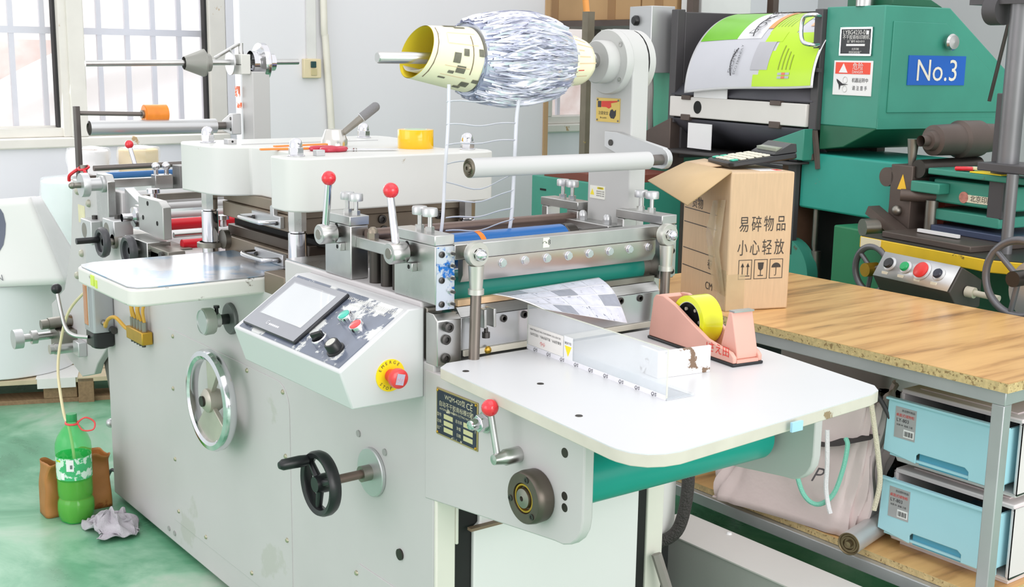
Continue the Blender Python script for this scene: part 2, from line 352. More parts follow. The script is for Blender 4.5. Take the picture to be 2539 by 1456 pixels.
MB().cyl((1.677, -0.004, 0.415), (1.677, 0.0, 0.415), 0.012, n=18).build('plug', dark_steel, MC)

# ---- end frame under the outfeed : posts, cover
MB().box(1.80, 1.81, 0.0, 0.045, 0.0, 0.60).box(1.80, 1.812, 0.045, 0.052, 0.47, 0.56).build('end_post', mat('cream_post', (222, 219, 208), 0.5, var=0.05, chips=(196, 184, 160), chip_amt=0.3), MC, bevel=0.003)
MB().box(1.80, 1.81, 0.563, 0.612, 0.0, 0.62).build('end_post', MATS['cream_post'], MC, bevel=0.003)
MB().box(1.8005, 1.8035, 0.045, 0.563, 0.02, 0.62).build('dark_bay', dark_gap, MC)
MB().prism([(0.086, 0.02), (0.53, 0.02), (0.53, 0.56), (0.10, 0.56), (0.10, 0.505), (0.086, 0.495)], 'yz', 1.803, 1.815).build('end_cover', mat('white_cover', (228, 227, 226), 0.4, var=0.01), MC, bevel=0.003)
MB().box(1.8145, 1.828, 0.07, 0.20, 0.497, 0.503).build('cover_lip', mat('brown_lip', (130, 110, 90), 0.6), MC)
MB().tube([(1.83, 0.575, 0.33), (1.88, 0.60, 0.18), (1.93, 0.63, 0.02)], 0.012, 6).build('brace_bar', mat('grey_brace', (140, 134, 128), 0.5), MC)

# ---- frame plates at the outfeed
plate_pts = [(1.77, 0.565), (2.175, 0.612)] + [(2.187 + 0.06 * math.cos(R(t)), 0.672 + 0.06 * math.sin(R(t))) for t in (-80, -60, -40, -20, 0)] + [(2.247, 0.826), (1.77, 0.826)]
npl = MB().prism(plate_pts, 'xz', -0.002, 0.02).build('side_plate', paint_side, MC, bevel=0.003)
fpl = MB().prism(plate_pts, 'xz', 0.575, 0.597).build('side_plate', paint_side, MC, bevel=0.003)
hole = MB().cyl((0, -0.0026, 0), (0, -0.001, 0), 0.0085, n=16).build('bolt_hole', dark_steel, npl); hole.location = (2.197, 0, 0.775)
for x, z, s in ((2.199, 0.70, 0.9), (2.2, 0.68, 0.9), (2.054, 0.787, 0.5), (2.082, 0.785, 0.5), (2.225, 0.70, 0.3), (2.21, 0.765, 0.3), (1.935, 0.66, 0.3)): inst(hole, npl, (x, 0, z), scale=s)

# ---- bearing flange, lever, bolt, name plate on the near side plate
bf = MB(); bf.lathe([(0, 0.001), (0.046, 0.001), (0.047, 0.02), (0.045, 0.031), (0.043, 0.033), (0.027, 0.033), (0.026, 0.024), (0, 0.024)], (2.128, -0.002, 0.681), (0, -1, 0), 40)
bfo = bf.build('bearing_flange', mat('iron_flange', (104, 96, 88), 0.4, 0.75, var=0.15, scale=20), MC)
MB().lathe([(0.026, 0.024), (0.025, 0.031), (0.022, 0.031), (0.021, 0.025)], (2.128, -0.002, 0.681), (0, -1, 0), 32).build('bearing_ring', brass, bfo)
MB().lathe([(0.0, 0.024), (0.018, 0.024), (0.017, 0.034), (0.0045, 0.036), (0.004, 0.03), (0, 0.03)], (2.128, -0.002, 0.681), (0, -1, 0), 28).build('shaft_end', steel_d, bfo)
for a in (75, 195, 315): MB().lathe([(0, 0.0335), (0.0055, 0.0335), (0.0055, 0.0345), (0.003, 0.0345), (0.003, 0.033), (0, 0.033)], (2.128 + 0.036 * math.cos(R(a)), -0.002, 0.681 + 0.036 * math.sin(R(a))), (0, -1, 0), 14).build('socket_screw', bolt_m, bfo)
# lever
lv = MB().lathe([(0, 0), (0.0145, 0), (0.0145, 0.03), (0.012, 0.034), (0.009, 0.055), (0, 0.056)], (2.072, -0.002, 0.738), (0, -1, 0), 24).build('lever_hub', steel, MC)
MB().cyl((2.068, -0.045, 0.738), (2.054, -0.05, 0.812), 0.0058).build('lever_rod', steel, lv)
MB().sphere((2.052, -0.051, 0.825), 0.0152).build('lever_ball', red_pl, lv)
nb = MB().cyl((1.975, -0.002, 0.772), (1.975, -0.007, 0.772), 0.02).build('washer', steel, MC)
MB().cyl((1.975, -0.007, 0.772), (1.975, -0.023, 0.772), 0.0165, n=6, smooth=False).build('hex_nut', chrome, nb, bevel=0.0015)
MB().lathe([(0.0105, 0), (0.0105, 0.012), (0.008, 0.017), (0, 0.018)], (1.975, -0.023, 0.772), (0, -1, 0), 20).build('stud_end', chrome, nb)
# name plate
np_ = MB().box(1.814, 1.95, -0.0042, -0.002, 0.709, 0.801).build('name_plate', mat('brass_plate_edge', (176, 160, 112), 0.4, 0.5), MC, bevel=0.0008)
MB().box(1.8175, 1.9465, -0.0048, -0.004, 0.7125, 0.7975).build('plate_field', mat('navy_enamel', (36, 42, 62), 0.45, var=0.25, scale=30, chips=(196, 190, 166), chip_amt=0.36, chip_scale=40), np_)
pr = mat('plate_print', (206, 200, 172), 0.5)
text('WQM-420型', (1.878, -0.0049, 0.788), (1, 0, 0), (0, 0, 1), 0.0125, pr, np_)
text('CE', (1.925, -0.0049, 0.787), (1, 0, 0), (0, 0, 1), 0.017, pr, np_)
text('自动不干胶商标模切机', (1.882, -0.0049, 0.772), (1, 0, 0), (0, 0, 1), 0.0115, pr, np_)
text('AUTOMATIC LABEL DIE-CUTTING MACHINE', (1.882, -0.0049, 0.7625), (1, 0, 0), (0, 0, 1), 0.0055, pr, np_)
fld = mat('plate_window', (200, 196, 150), 0.45)
for i, (x, z, t) in enumerate(((1.843, 0.750, '型号'), (1.843, 0.737, '功率'), (1.843, 0.724, '出厂'), (1.908, 0.750, '总功率'), (1.908, 0.737, '净重'), (1.908, 0.724, '日期'))):
    text(t, (x - 0.017, -0.0049, z), (1, 0, 0), (0, 0, 1), 0.0075, pr, np_)
    MB().box(x - 0.002, x + 0.028, -0.0052, -0.0045, z - 0.0045, z + 0.0045).build('plate_window', fld, np_)
for x in (1.819, 1.945):
    for z in (0.714, 0.796): MB().sphere((x, -0.0045, z), 0.003, 10).build('rivet', brass, np_)

# ---- lower green drive roller
gr = MB().cyl((2.118, 0.045, 0.69), (2.118, 0.553, 0.69), 0.05, n=48).build('drive_roller', teal_rub, MC)
MB().cyl((2.118, 0.02, 0.69), (2.118, 0.575, 0.69), 0.016).build('roller_shaft', steel_d, gr)
# ---- white outfeed table (slightly askew on the frame)
tp = [(1.835, 0.06), (1.835, 0.005), (1.857, -0.024), (2.385, -0.072)]
tp += [(2.40 + 0.06 * math.sin(R(t)), -0.012 - 0.06 * math.cos(R(t))) for t in (0, 25, 50, 75)] + [(2.463, 0.0)]
tp += [(2.424, 0.50), (2.415, 0.53), (2.39, 0.552), (2.05, 0.605), (1.83, 0.61), (1.83, 0.10)]
tb = MB().prism(tp, 'xy', 0.829, 0.849).build('outfeed_table', edge_band, MC, bevel=0.0015)
MB().prism(tp, 'xy', 0.8485, 0.8505).build('table_laminate', white_lam, tb)
for x, y in ((1.905, 0.0), (2.05, 0.06), (2.13, 0.5), (2.24, -0.01)): MB().lathe([(0, 0.001), (0.006, 0.0008), (0.0065, 0)], (x, y, 0.8505), (0, 0, 1), 14).build('countersunk_screw', dark_steel, tb)
MB().box(2.452, 2.4565, 0.255, 0.281, 0.832, 0.848).build('edge_sticker', mat('pale_blue_sticker', (168, 212, 238), 0.5), tb)

# ---- control console
cpoly = [(0.0, 0.768), (-0.158, 0.768), (-0.184, 0.843), (-0.034, 0.945), (0.0, 0.945)]
X0, X1 = 1.302, 1.764
con = MB().prism(cpoly, 'yz', X0, X1).build('control_console', mat('console_paint', (208, 209, 210), 0.35, var=0.015, scale=4), MC, bevel=0.003)
# local frame of the sloped face : s along X, t up the slope, n outward
pB = Vector((0, -0.184, 0.843)); pT = Vector((0, -0.034, 0.945)); tdir = (pT - pB).normalized(); ndir = Vector((0, -tdir.z, tdir.y)) if tdir.y > 0 else None
SL = (pT - pB).length
def CP(s, t, n=0.0): return Vector((X0 + s, 0, 0)) + pB + tdir * t + ndir * n
def cbox(s0, s1, t0, t1, n0, n1):
    v = [CP(s, t, n) for n in (n0, n1) for (s, t) in ((s0, t0), (s1, t0), (s1, t1), (s0, t1))]
    return MB().add(v, [(0, 3, 2, 1), (4, 5, 6, 7), (0, 1, 5, 4), (1, 2, 6, 5), (2, 3, 7, 6), (3, 0, 4, 7)])
W = X1 - X0
fascia = cbox(0.018, W - 0.014, 0.008, SL - 0.004, 0.0, 0.0016).build('fascia', mat('worn_fascia', (104, 112, 128), 0.22, var=0.25, scale=8, chips=(214, 216, 214), chip_amt=0.47, chip_scale=11), con)
hmi = cbox(0.028, 0.262, 0.016, SL - 0.014, 0.0016, 0.010).build('touch_panel', mat('panel_bezel_black', (44, 45, 50), 0.25), con, bevel=0.003)
cbox(0.030, 0.260, 0.018, SL - 0.016, 0.010, 0.0106).build('bezel_face', mat('bezel_grey', (150, 152, 158), 0.2, var=0.02), hmi)
cbox(0.058, 0.238, 0.052, SL - 0.032, 0.0106, 0.0112).build('screen', mat('glossy_screen', (206, 210, 212), 0.05, var=0.02, coat=0.6), hmi)
film = MB().grid(lambda u, v: CP(0.056 + 0.184 * u, 0.05 + (SL - 0.08) * v, 0.0118 + 0.0016 * math.sin(9 * u + 6 * v) * math.sin(3.1 * v + 2.2 * u) + 0.001), 24, 16).build('protective_film', mat('clear_film', (250, 250, 252), 0.05, var=0, alpha=0.16), hmi)
text('G', CP(0.118, 0.036, 0.0107), (1, 0, 0), tdir, 0.014, mat('bezel_print', (224, 224, 228), 0.5), hmi)
for i in range(6): cbox(0.1265 + 0.0075 * i, 0.132 + 0.0075 * i, 0.032, 0.0365, 0.0106, 0.0109).build('maker_mark', MATS['bezel_print'], hmi)
text('WQM-420型不干胶商标模切机', CP(0.352, SL - 0.020, 0.0017), (1, 0, 0), tdir, 0.0135, letter_wh, fascia)
text('AUTOMATIC LABEL DIE-CUTTING MACHINE', CP(0.352, SL - 0.032, 0.0017), (1, 0, 0), tdir, 0.007, letter_wh, fascia)
def pbutton(s, t, col, nm):
    b = MB().lathe([(0.0155, 0), (0.0155, 0.012), (0.014, 0.015), (0.0125, 0.015), (0.0125, 0.012), (0, 0.012)], CP(s, t, 0.0016), ndir, 24).build('push_button', chrome, con)
    MB().lathe([(0.0122, 0.012), (0.0122, 0.016), (0.0105, 0.0172), (0, 0.0176)], CP(s, t, 0.0016), ndir, 24).build('button_cap', col, b)
    return b
pbutton(0.330, 0.112, mat('mint_green_cap', (70, 190, 168), 0.3, coat=0.4), 'g')
pbutton(0.392, 0.100, mat('coral_red_cap', (232, 78, 78), 0.3, coat=0.4), 'r')
sel = MB().lathe([(0.0165, 0), (0.0165, 0.014), (0.0145, 0.016), (0.0125, 0.014), (0.0125, 0.006), (0, 0.006)], CP(0.332, 0.044, 0.0016), ndir, 24).build('selector_switch', chrome, con)
q = Matrix((Vector((0.8, 0, 0)) + tdir * 0.6, (tdir * 0.8 - Vector((0.6, 0, 0))), ndir)).transposed()
MB().obox(CP(0.332, 0.044, 0.018), (0.027, 0.008, 0.024), q).build('selector_knob', black_pl, sel, bevel=0.003)
kn = MB().lathe([(0.0185, 0), (0.0185, 0.004), (0.0155, 0.005), (0.0145, 0.02), (0.013, 0.022), (0.011, 0.022), (0, 0.0215)], CP(0.392, 0.040, 0.0016), ndir, 28).build('speed_knob', black_pl, con)
MB().lathe([(0.0105, 0.0222), (0, 0.0226)], CP(0.392, 0.040, 0.0016), ndir, 20).build('knob_cap', mat('silver_cap', (196, 196, 188), 0.35, 0.4), kn)
# emergency stop on the console end
ec = Vector((X1, -0.076, 0.823))
es = MB().cyl(ec, ec + Vector((0.0018, 0, 0)), 0.0312, n=48).build('stop_disc', yellow_pl, con)
MB().lathe([(0.0125, 0), (0.0125, 0.016), (0.0185, 0.02), (0.0195, 0.026), (0.0185, 0.033), (0.014, 0.036), (0, 0.0365)], ec + Vector((0.0018, 0, 0)), (1, 0, 0), 32).build('stop_button', mat('stop_red', (224, 62, 62), 0.3, coat=0.3), es)
MB().obox(ec + Vector((0.0388, -0.001, 0.0)), (0.0006, 0.017, 0.021), Matrix.Rotation(R(-14), 3, 'X')).build('sticker', mat('lilac_sticker', (190, 186, 206), 0.4), es)
text('ply', ec + Vector((0.0393, -0.001, 0)), (0, math.cos(R(14)), -math.sin(R(14))), (0, math.sin(R(14)), math.cos(R(14))), 0.013, mat('pink_print', (232, 180, 196), 0.5), es)
for word, a0, da in (('EMERGE', 152, -20.5), ('STOP', 214, 19)):
    for i, ch in enumerate(word):
        a = R(a0 + da * i); rad = Vector((0, math.cos(a), math.sin(a))); tan = Vector((0, math.sin(a), -math.cos(a)))
        if word == 'STOP': text(ch, ec + Vector((0.0018, 0, 0)) + rad * 0.0255, -tan, -rad, 0.0085, letter_dk, es)
        else: text(ch, ec + Vector((0.0018, 0, 0)) + rad * 0.0255, tan, rad, 0.0085, letter_dk, es)

# ---- big chrome handwheel
hc = Vector((0.862, -0.055, 0.557))
hw = MB(); prof = [(0.108, -0.012), (0.122, -0.016), (0.129, -0.008), (0.130, 0.004), (0.126, 0.014), (0.114, 0.017), (0.106, 0.012), (0.104, 0.0)]
hw.lathe(prof, hc, (0, -1, 0), 64, closed=True); hwo = hw.build('handwheel', chrome, MC)
wb_ = mat('aged_wheel_web', (196, 190, 178), 0.4, 0.55, var=0.15, scale=9)
def sector(a0, a1, r0, r1, n=16): return [(hc.x + r1 * math.cos(R(a0 + (a1 - a0) * i / n)), hc.z + r1 * math.sin(R(a0 + (a1 - a0) * i / n))) for i in range(n + 1)] + [(hc.x + r0 * math.cos(R(a1 + (a0 - a1) * i / n)), hc.z + r0 * math.sin(R(a1 + (a0 - a1) * i / n))) for i in range(n + 1)]
for a0, a1 in ((225, 330), (55, 95)):
    MB().prism(sector(a0, a1, 0.02, 0.108), 'xz', hc.y - 0.006, hc.y + 0.006).build('wheel_web', wb_, hwo, bevel=0.002)
MB().lathe([(0, 0.02), (0.02, 0.02), (0.03, 0.012), (0.032, -0.012), (0.022, -0.03), (0.018, -0.055), (0, -0.055)], hc, (0, -1, 0), 28).build('wheel_hub', wb_, hwo)
MB().cyl(hc + Vector((0, -0.026, 0)), hc + Vector((0, 0.05, 0)), 0.0135).build('spindle', dark_steel, hwo)

# ---- black crank handwheel
bc = Vector((1.569, -0.123, 0.56)); 
fl = MB().lathe([(0, 0.0), (0.052, 0.0), (0.052, 0.006), (0.05, 0.008), (0, 0.008)], (1.569, -0.001, 0.561), (0, -1, 0), 36).build('crank_flange', alu, MC)
MB().cyl((1.569, -0.003, 0.561), (1.569, -0.03, 0.561), 0.017).build('collar', steel_d, fl)
MB().cyl((1.569, -0.02, 0.561), (1.569, -0.125, 0.56), 0.0095).build('crank_shaft', rust_bar, fl)
bw = MB().lathe([(0.054, -0.010), (0.064, -0.013), (0.0675, -0.006), (0.0675, 0.006), (0.064, 0.013), (0.054, 0.010), (0.051, 0.0)], bc, (0, -1, 0), 48, closed=True).build('crank_wheel', black_pl, MC)
for a in (20, 140, 260):
    d = Vector((math.cos(R(a)), 0, math.sin(R(a)))); MB().cyl(bc, bc + d * 0.055, 0.009, 0.007, n=10).build('spoke', black_pl, bw)
MB().lathe([(0, 0.014), (0.016, 0.014), (0.02, -0.006), (0.02, -0.016), (0, -0.016)], bc, (0, -1, 0), 24).build('wheel_hub', black_pl, bw)
MB().lathe([(0.006, 0), (0.011, 0.004), (0.0125, 0.02), (0.0115, 0.058), (0.007, 0.066), (0, 0.067)], bc + Vector((-0.036, -0.008, 0.042)), (0, -1, 0), 20).build('crank_handle', black_pl, bw)

# ---- dial knob near the side table
kd = MB().lathe([(0, 0), (0.04, 0), (0.04, 0.006), (0.037, 0.009), (0, 0.009)], (0.88, -0.001, 0.764), (0, -1, 0), 36).build('dial_plate', mat('dial_backplate', (112, 112, 112), 0.45, 0.3), MC)
MB().cyl((0.88, -0.01, 0.764), (0.88, -0.036, 0.764), 0.013).build('dial_shaft', black_pl, kd)
MB().cyl((0.88, -0.034, 0.764), (0.88, -0.052, 0.764), 0.0185).build('dial_collar', steel, kd)
MB().lathe([(0.019, 0.0), (0.033, 0.001), (0.034, 0.024), (0.0325, 0.028), (0, 0.028)], (0.88, -0.05, 0.764), (0, -1, 0), 12, smooth=False).build('dial_knob', mat('grey_knob_paint', (176, 176, 170), 0.35, 0.3), kd, bevel=0.001)
MB().lathe([(0.0315, 0.028), (0.031, 0.0305), (0.029, 0.0305), (0.028, 0.0285), (0, 0.0285)], (0.88, -0.05, 0.764), (0, -1, 0), 32).build('dial_glass', alu, kd)
MB().cyl((0.88, -0.04, 0.782), (0.88, -0.04, 0.797), 0.005, n=10).cyl((0.88, -0.04, 0.795), (0.88, -0.04, 0.801), 0.008, n=6).build('thumb_screw', black_pl, kd)

# ---- grease pump with lever
gp = MB().prism(rrect(-0.075, 0.012, -0.066, 0.0, 0.008), 'xy', 0.565, 0.725).build('grease_pump', mat('cast_alu', (178, 180, 184), 0.38, 0.6, var=0.05), MC, bevel=0.003)
MB().prism(rrect(-0.062, -0.028, -0.07, -0.064, 0.002), 'xy', 0.585, 0.71).build('sight_glass', mat('oil_sight', (176, 120, 78), 0.2, var=0.3, scale=8), gp, bevel=0.002)
MB().prism(rrect(-0.067, -0.064, -0.0685, -0.062, 0.001), 'xy', 0.58, 0.715).prism(rrect(-0.027, -0.023, -0.0685, -0.062, 0.001), 'xy', 0.58, 0.715).build('sight_frame', alu, gp)
MB().prism(rrect(-0.073, 0.010, -0.064, -0.002, 0.008), 'xy', 0.518, 0.566).sphere((-0.03, -0.033, 0.52), 0.03, 16, sx=1.25, sy=1.0, sz=0.4).build('pump_base', black_pl, gp, bevel=0.004)
MB().tube(bez([(-0.045, -0.066, 0.545), (-0.07, -0.10, 0.55), (-0.10, -0.115, 0.568), (-0.118, -0.122, 0.62), (-0.135, -0.125, 0.675)], 6), 0.0062, 10).build('pump_lever', steel, gp)
MB().sphere((-0.138, -0.126, 0.688), 0.0165).build('lever_ball', black_pl, gp)
MB().lathe([(0, 0), (0.009, 0), (0.009, 0.012), (0.006, 0.016), (0, 0.016)], (0.012, -0.035, 0.598), (1, 0, 0), 12).build('outlet_union', steel_d, gp)
MB().cyl((0.013, -0.01, 0.573), (0.035, -0.01, 0.573), 0.011).build('mount_bolt', bolt_m, gp)
# hose from pump to manifold, manifold, riser tubes
mf = MB().box(0.205, 0.335, -0.034, -0.002, 0.588, 0.625).build('grease_manifold', brass, MC, bevel=0.003)
for i in range(5):
    x = 0.22 + 0.024 * i
    MB().cyl((x, -0.018, 0.625), (x, -0.018, 0.652), 0.008, n=8).build('tube_union', steel_d, mf)
    MB().tube(bez([(x, -0.018, 0.65), (x - 0.003, -0.02 - 0.006 * (i % 2), 0.69), (x - 0.006 + 0.002 * i, -0.004, 0.73)], 5), 0.0048, 8).build('grease_tube', amber_tube, mf)
for i in range(5): MB().cyl((0.216 + 0.022 * i, -0.018, 0.588), (0.216 + 0.022 * i, -0.018, 0.577), 0.006, n=8).build('plug_screw', bolt_m, mf)
MB().tube(bez([(0.026, -0.035, 0.598), (0.06, -0.045, 0.596), (0.10, -0.05, 0.625), (0.15, -0.045, 0.64), (0.19, -0.03, 0.615), (0.206, -0.02, 0.607)], 6), 0.0056, 8).build('feed_tube', amber_tube, mf)
MB().tube(bez([(-0.07, -0.04, 0.70), (-0.17, -0.08, 0.61), (-0.215, -0.10, 0.50), (-0.19, -0.12, 0.42), (-0.11, -0.14, 0.36), (-0.03, -0.155, 0.31), (0.02, -0.158, 0.285), (0.055, -0.158, 0.20), (0.058, -0.158, 0.10)], 6), 0.0045, 8).build('oil_hose', mat('cream_hose', (226, 214, 172), 0.4, var=0.04), MC)
# ---- side infeed table with steel top
ap = [(0.675, 0.08), (0.67, -0.27)] + [(0.71 - 0.04 * math.cos(R(t)), -0.278 - 0.04 * math.sin(R(t))) for t in (10, 40, 70, 90)] + [(1.035 + 0.032 * math.sin(R(t)), -0.286 - 0.032 * math.cos(R(t))) for t in (0, 30, 60, 90)] + [(1.067, 0.0), (1.067, 0.08)]
apr = MB().prism(ap, 'xy', 0.857, 0.8975).build('table_apron', paint_apron, MC, bevel=0.006, seg=3)
tpm = mat('blue_stained_steel_top', (184, 187, 192), 0.2, 0.55, var=0.06, scale=5, chips=(140, 168, 192), chip_amt=0.43, chip_scale=4.0, rvar=0.08)
MB().prism([(0.675, 0.10), (0.672, -0.272), (0.69, -0.306), (0.72, -0.314), (1.03, -0.314), (1.056, -0.30), (1.064, -0.27), (1.064, 0.0), (1.0, 0.085), (1.0, 0.10)], 'xy', 0.8976, 0.901).build('table_plate', tpm, apr, bevel=0.0008)
for x0, x1, z0, z1, nm in ((0.80, 0.822, 0.868, 0.893, 'yellow_sticker'), (0.83, 0.842, 0.866, 0.885, 'yellow_sticker')):
    MB().box(x0, x1, -0.3205, -0.317, z0, z1).build('sticker_scrap', mat('lime_scrap', (206, 226, 90), 0.5), apr)
MB().box(1.07, 1.176, 0.0, 0.05, 0.862, 0.912).build('bed_block', iron, MC, bevel=0.002)

# ---- platen head on four columns
HZ0, HZ1 = 1.055, 1.18
def hp(x, y): return (x, y)
head_pts = [(1.155, 0.075), (1.135, 0.048), (1.11, 0.035), (1.045, 0.035), (1.035, 0.045), (1.035, 0.105), (1.02, 0.125), (0.80, 0.125), (0.775, 0.11), (0.765, 0.075), (0.745, 0.045), (0.71, 0.025), (0.56, 0.012), (0.515, 0.03), (0.505, 0.07),
            (0.505, 0.60), (0.52, 0.635), (0.56, 0.645), (0.71, 0.64), (0.77, 0.60), (0.79, 0.54), (1.02, 0.54), (1.04, 0.61), (1.11, 0.62), (1.145, 0.605), (1.155, 0.575)]
head = MB().prism(head_pts, 'xy', HZ0, HZ1).build('platen_head', paint_head, MC, bevel=0.004, seg=2)
PC = [(0.588, 0.075), (1.083, 0.082), (0.588, 0.55), (1.08, 0.572)]
for k, (x, y) in enumerate(PC):
    col_ = MB().lathe([(0.0225, 0.86), (0.0225, 0.998), (0.0195, 1.0), (0.0195, 1.004)], (x, y, 0), (0, 0, 1), 28).build('column', chrome, MC)
    MB().lathe([(0.0222, 1.004), (0.0222, 1.022), (0.0225, 1.024), (0.0225, 1.056)], (x, y, 0), (0, 0, 1), 8, smooth=False).build('column_nut', steel, col_)
    MB().lathe([(0, 0), (0.0365, 0), (0.0365, 0.012), (0.03, 0.014)], (x, y, 0.901 if k in (0, 2) else 0.86), (0, 0, 1), 28).build('column_flange', steel_d, col_)
    n_ = MB().cyl((x, y, HZ1), (x, y, HZ1 + 0.003), 0.021).cyl((x, y, HZ1 + 0.003), (x, y, HZ1 + 0.021), 0.0185, n=6, smooth=False).build('cap_nut', chrome, head, bevel=0.001)
    MB().lathe([(0.0155, 0.021), (0.0155, 0.027), (0.0135, 0.036), (0.008, 0.0415), (0, 0.043)], (x, y, HZ1), (0, 0, 1), 24).build('nut_dome', chrome, head)
# adjusting cone with socket bar
cn = MB().lathe([(0.034, 0), (0.034, 0.019), (0.032, 0.022), (0.024, 0.044), (0.022, 0.0455), (0, 0.0455)], (0.862, 0.305, HZ1), (0, 0, 1), 36).build('adjuster_cone', mat('turned_alu', (214, 212, 206), 0.22, 0.95, var=0.05), head)
MB().cyl((0.87, 0.325, HZ1 + 0.035), (0.89, 0.375, HZ1 + 0.078), 0.008, 0.0105, n=16).build('adjuster_stem', steel_d, head)
MB().cyl((0.888, 0.371, HZ1 + 0.075), (0.90, 0.405, HZ1 + 0.103), 0.0125, n=18).sphere((0.90, 0.405, HZ1 + 0.103), 0.0125, 14).build('adjuster_grip', mat('grey_rubber_grip', (128, 128, 130), 0.7, bump=0.3, bscale=300), head)
MB().torus((0.888, 0.371, HZ1 + 0.075), (0.012, 0.034, 0.028), 0.0125, 0.0015, 20, 6).build('grip_ring', alu, head)
MB().box(0.70, 0.703, 0.12, 0.53, HZ1, HZ1 + 0.002).build('scribed_strip', alu, head)

# ---- platens in the gap
up = MB().box(0.60, 1.07, 0.11, 0.56, 1.028, 1.055).build('upper_platen', iron, MC, bevel=0.002)
MB().box(0.615, 1.055, 0.10, 0.57, 0.988, 1.027).build('die_plate', iron, up, bevel=0.002)
lp = MB().box(0.60, 1.07, 0.12, 0.56, 0.935, 0.962).build('lower_platen', mat('dark_platen', (84, 74, 66), 0.4, 0.7, var=0.2, scale=5), MC, bevel=0.002)
MB().box(0.61, 1.10, 0.105, 0.57, 0.866, 0.934).build('bed_casting', iron, lp, bevel=0.003)
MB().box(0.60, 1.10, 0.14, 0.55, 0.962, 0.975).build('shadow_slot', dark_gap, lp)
for z, par, yy in ((1.012, up, 0.10), (0.918, lp, 0.105)):
    hb = MB().prism([(0.82, z - 0.017), (0.98, z - 0.017), (0.98, z + 0.012)] + ([(0.945, z + 0.012), (0.945, z + 0.034), (0.935, z + 0.038), (0.925, z + 0.034), (0.925, z + 0.012)] if z > 1 else []) + [(0.82, z + 0.012)], 'xz', yy - 0.012, yy).build('handle_plate', alu, par, bevel=0.0015)
    MB().tube(bez([(0.83, yy - 0.01, z), (0.83, yy - 0.045, z), (0.845, yy - 0.052, z - 0.001), (0.94, yy - 0.052, z - 0.002), (0.955, yy - 0.045, z - 0.002), (0.965, yy - 0.01, z - 0.002)], 4), 0.0062, 10).build('handle_grip', chrome, par)
    for x in (0.835, 0.965): MB().cyl((x, yy - 0.018, z - 0.004), (x, yy - 0.012, z - 0.004), 0.006, n=10).build('handle_screw', bolt_m, par)
for y, z in ((0.17, 1.01), (0.33, 1.012), (0.50, 1.012), (0.17, 0.94), (0.335, 0.985)):
    MB().lathe([(0, 0), (0.011, 0), (0.011, 0.006), (0.006, 0.007), (0.005, 0.003), (0, 0.003)], (1.055, y, z), (1, 0, 0), 18).build('socket_bolt', bolt_m, up)
MB().cyl((0.63, 0.09, 0.925), (0.63, 0.105, 0.925), 0.026).build('pivot_disc', steel_d, lp)

# ---- top ledge at the roller stands
MB().box(1.178, 1.375, 0.004, 0.25, 0.955, 0.9575).build('ledge_plate', steel, MC)

# ---- roller stands (near with levers, far without)
def thumb(x, y, z, par):
    t = MB().cyl((x, y, z), (x, y, z + 0.03), 0.0045, n=12).cyl((x, y, z), (x, y, z + 0.01), 0.009, n=6, smooth=False).build('clamp_screw', steel, par)
    MB().lathe([(0, 0.03), (0.0145, 0.03), (0.015, 0.033), (0.015, 0.043), (0.0138, 0.0455), (0, 0.0455)], (x, y, z), (0, 0, 1), 22).build('clamp_knob', alu, par)
def stand(x0, x1, y0, y1, z0, near, mats_):
    st = MB(); st.box(x0, x1, y0, y1, z0, 1.068); so = st.build('roller_stand', mats_, MC, bevel=0.002)
    MB().box(x0 - 0.002, x1 + 0.001, y0 - 0.002, y1 + 0.002, 1.0685, 1.088).build('stand_cap', steel, so, bevel=0.0015)
    ym = (y0 + y1) / 2
    thumb(x0 + 0.062, ym, 1.088, so); thumb(x0 + 0.098, ym, 1.088, so)
    return so
sA = stand(1.372, 1.484, 0.0, 0.042, 0.9555, True, steel)
sB = stand(1.655, 1.803, 0.0, 0.040, 0.9555, True, steel)
MB().box(1.757, 1.768, 0.004, 0.040, 0.842, 0.945).build('stand_foot', steel_d, sB, bevel=0.002)
def fstand(x0, x1):
    so = MB().box(x0, x0 + 0.022, 0.58, 0.62, 0.85, 1.068).box(x1 - 0.04, x1, 0.58, 0.62, 0.95, 1.068).box(x0 + 0.022, x1 - 0.04, 0.584, 0.618, 0.85, 1.045).build('roller_stand', steel, MC, bevel=0.002)
    MB().box(x0 - 0.002, x1 + 0.002, 0.578, 0.622, 1.0685, 1.088).build('stand_cap', steel, so, bevel=0.0015)
    thumb(x0 + 0.055, 0.60, 1.088, so); thumb(x0 + 0.09, 0.60, 1.088, so); return so
fA = fstand(1.385, 1.52); fB = fstand(1.657, 1.802)
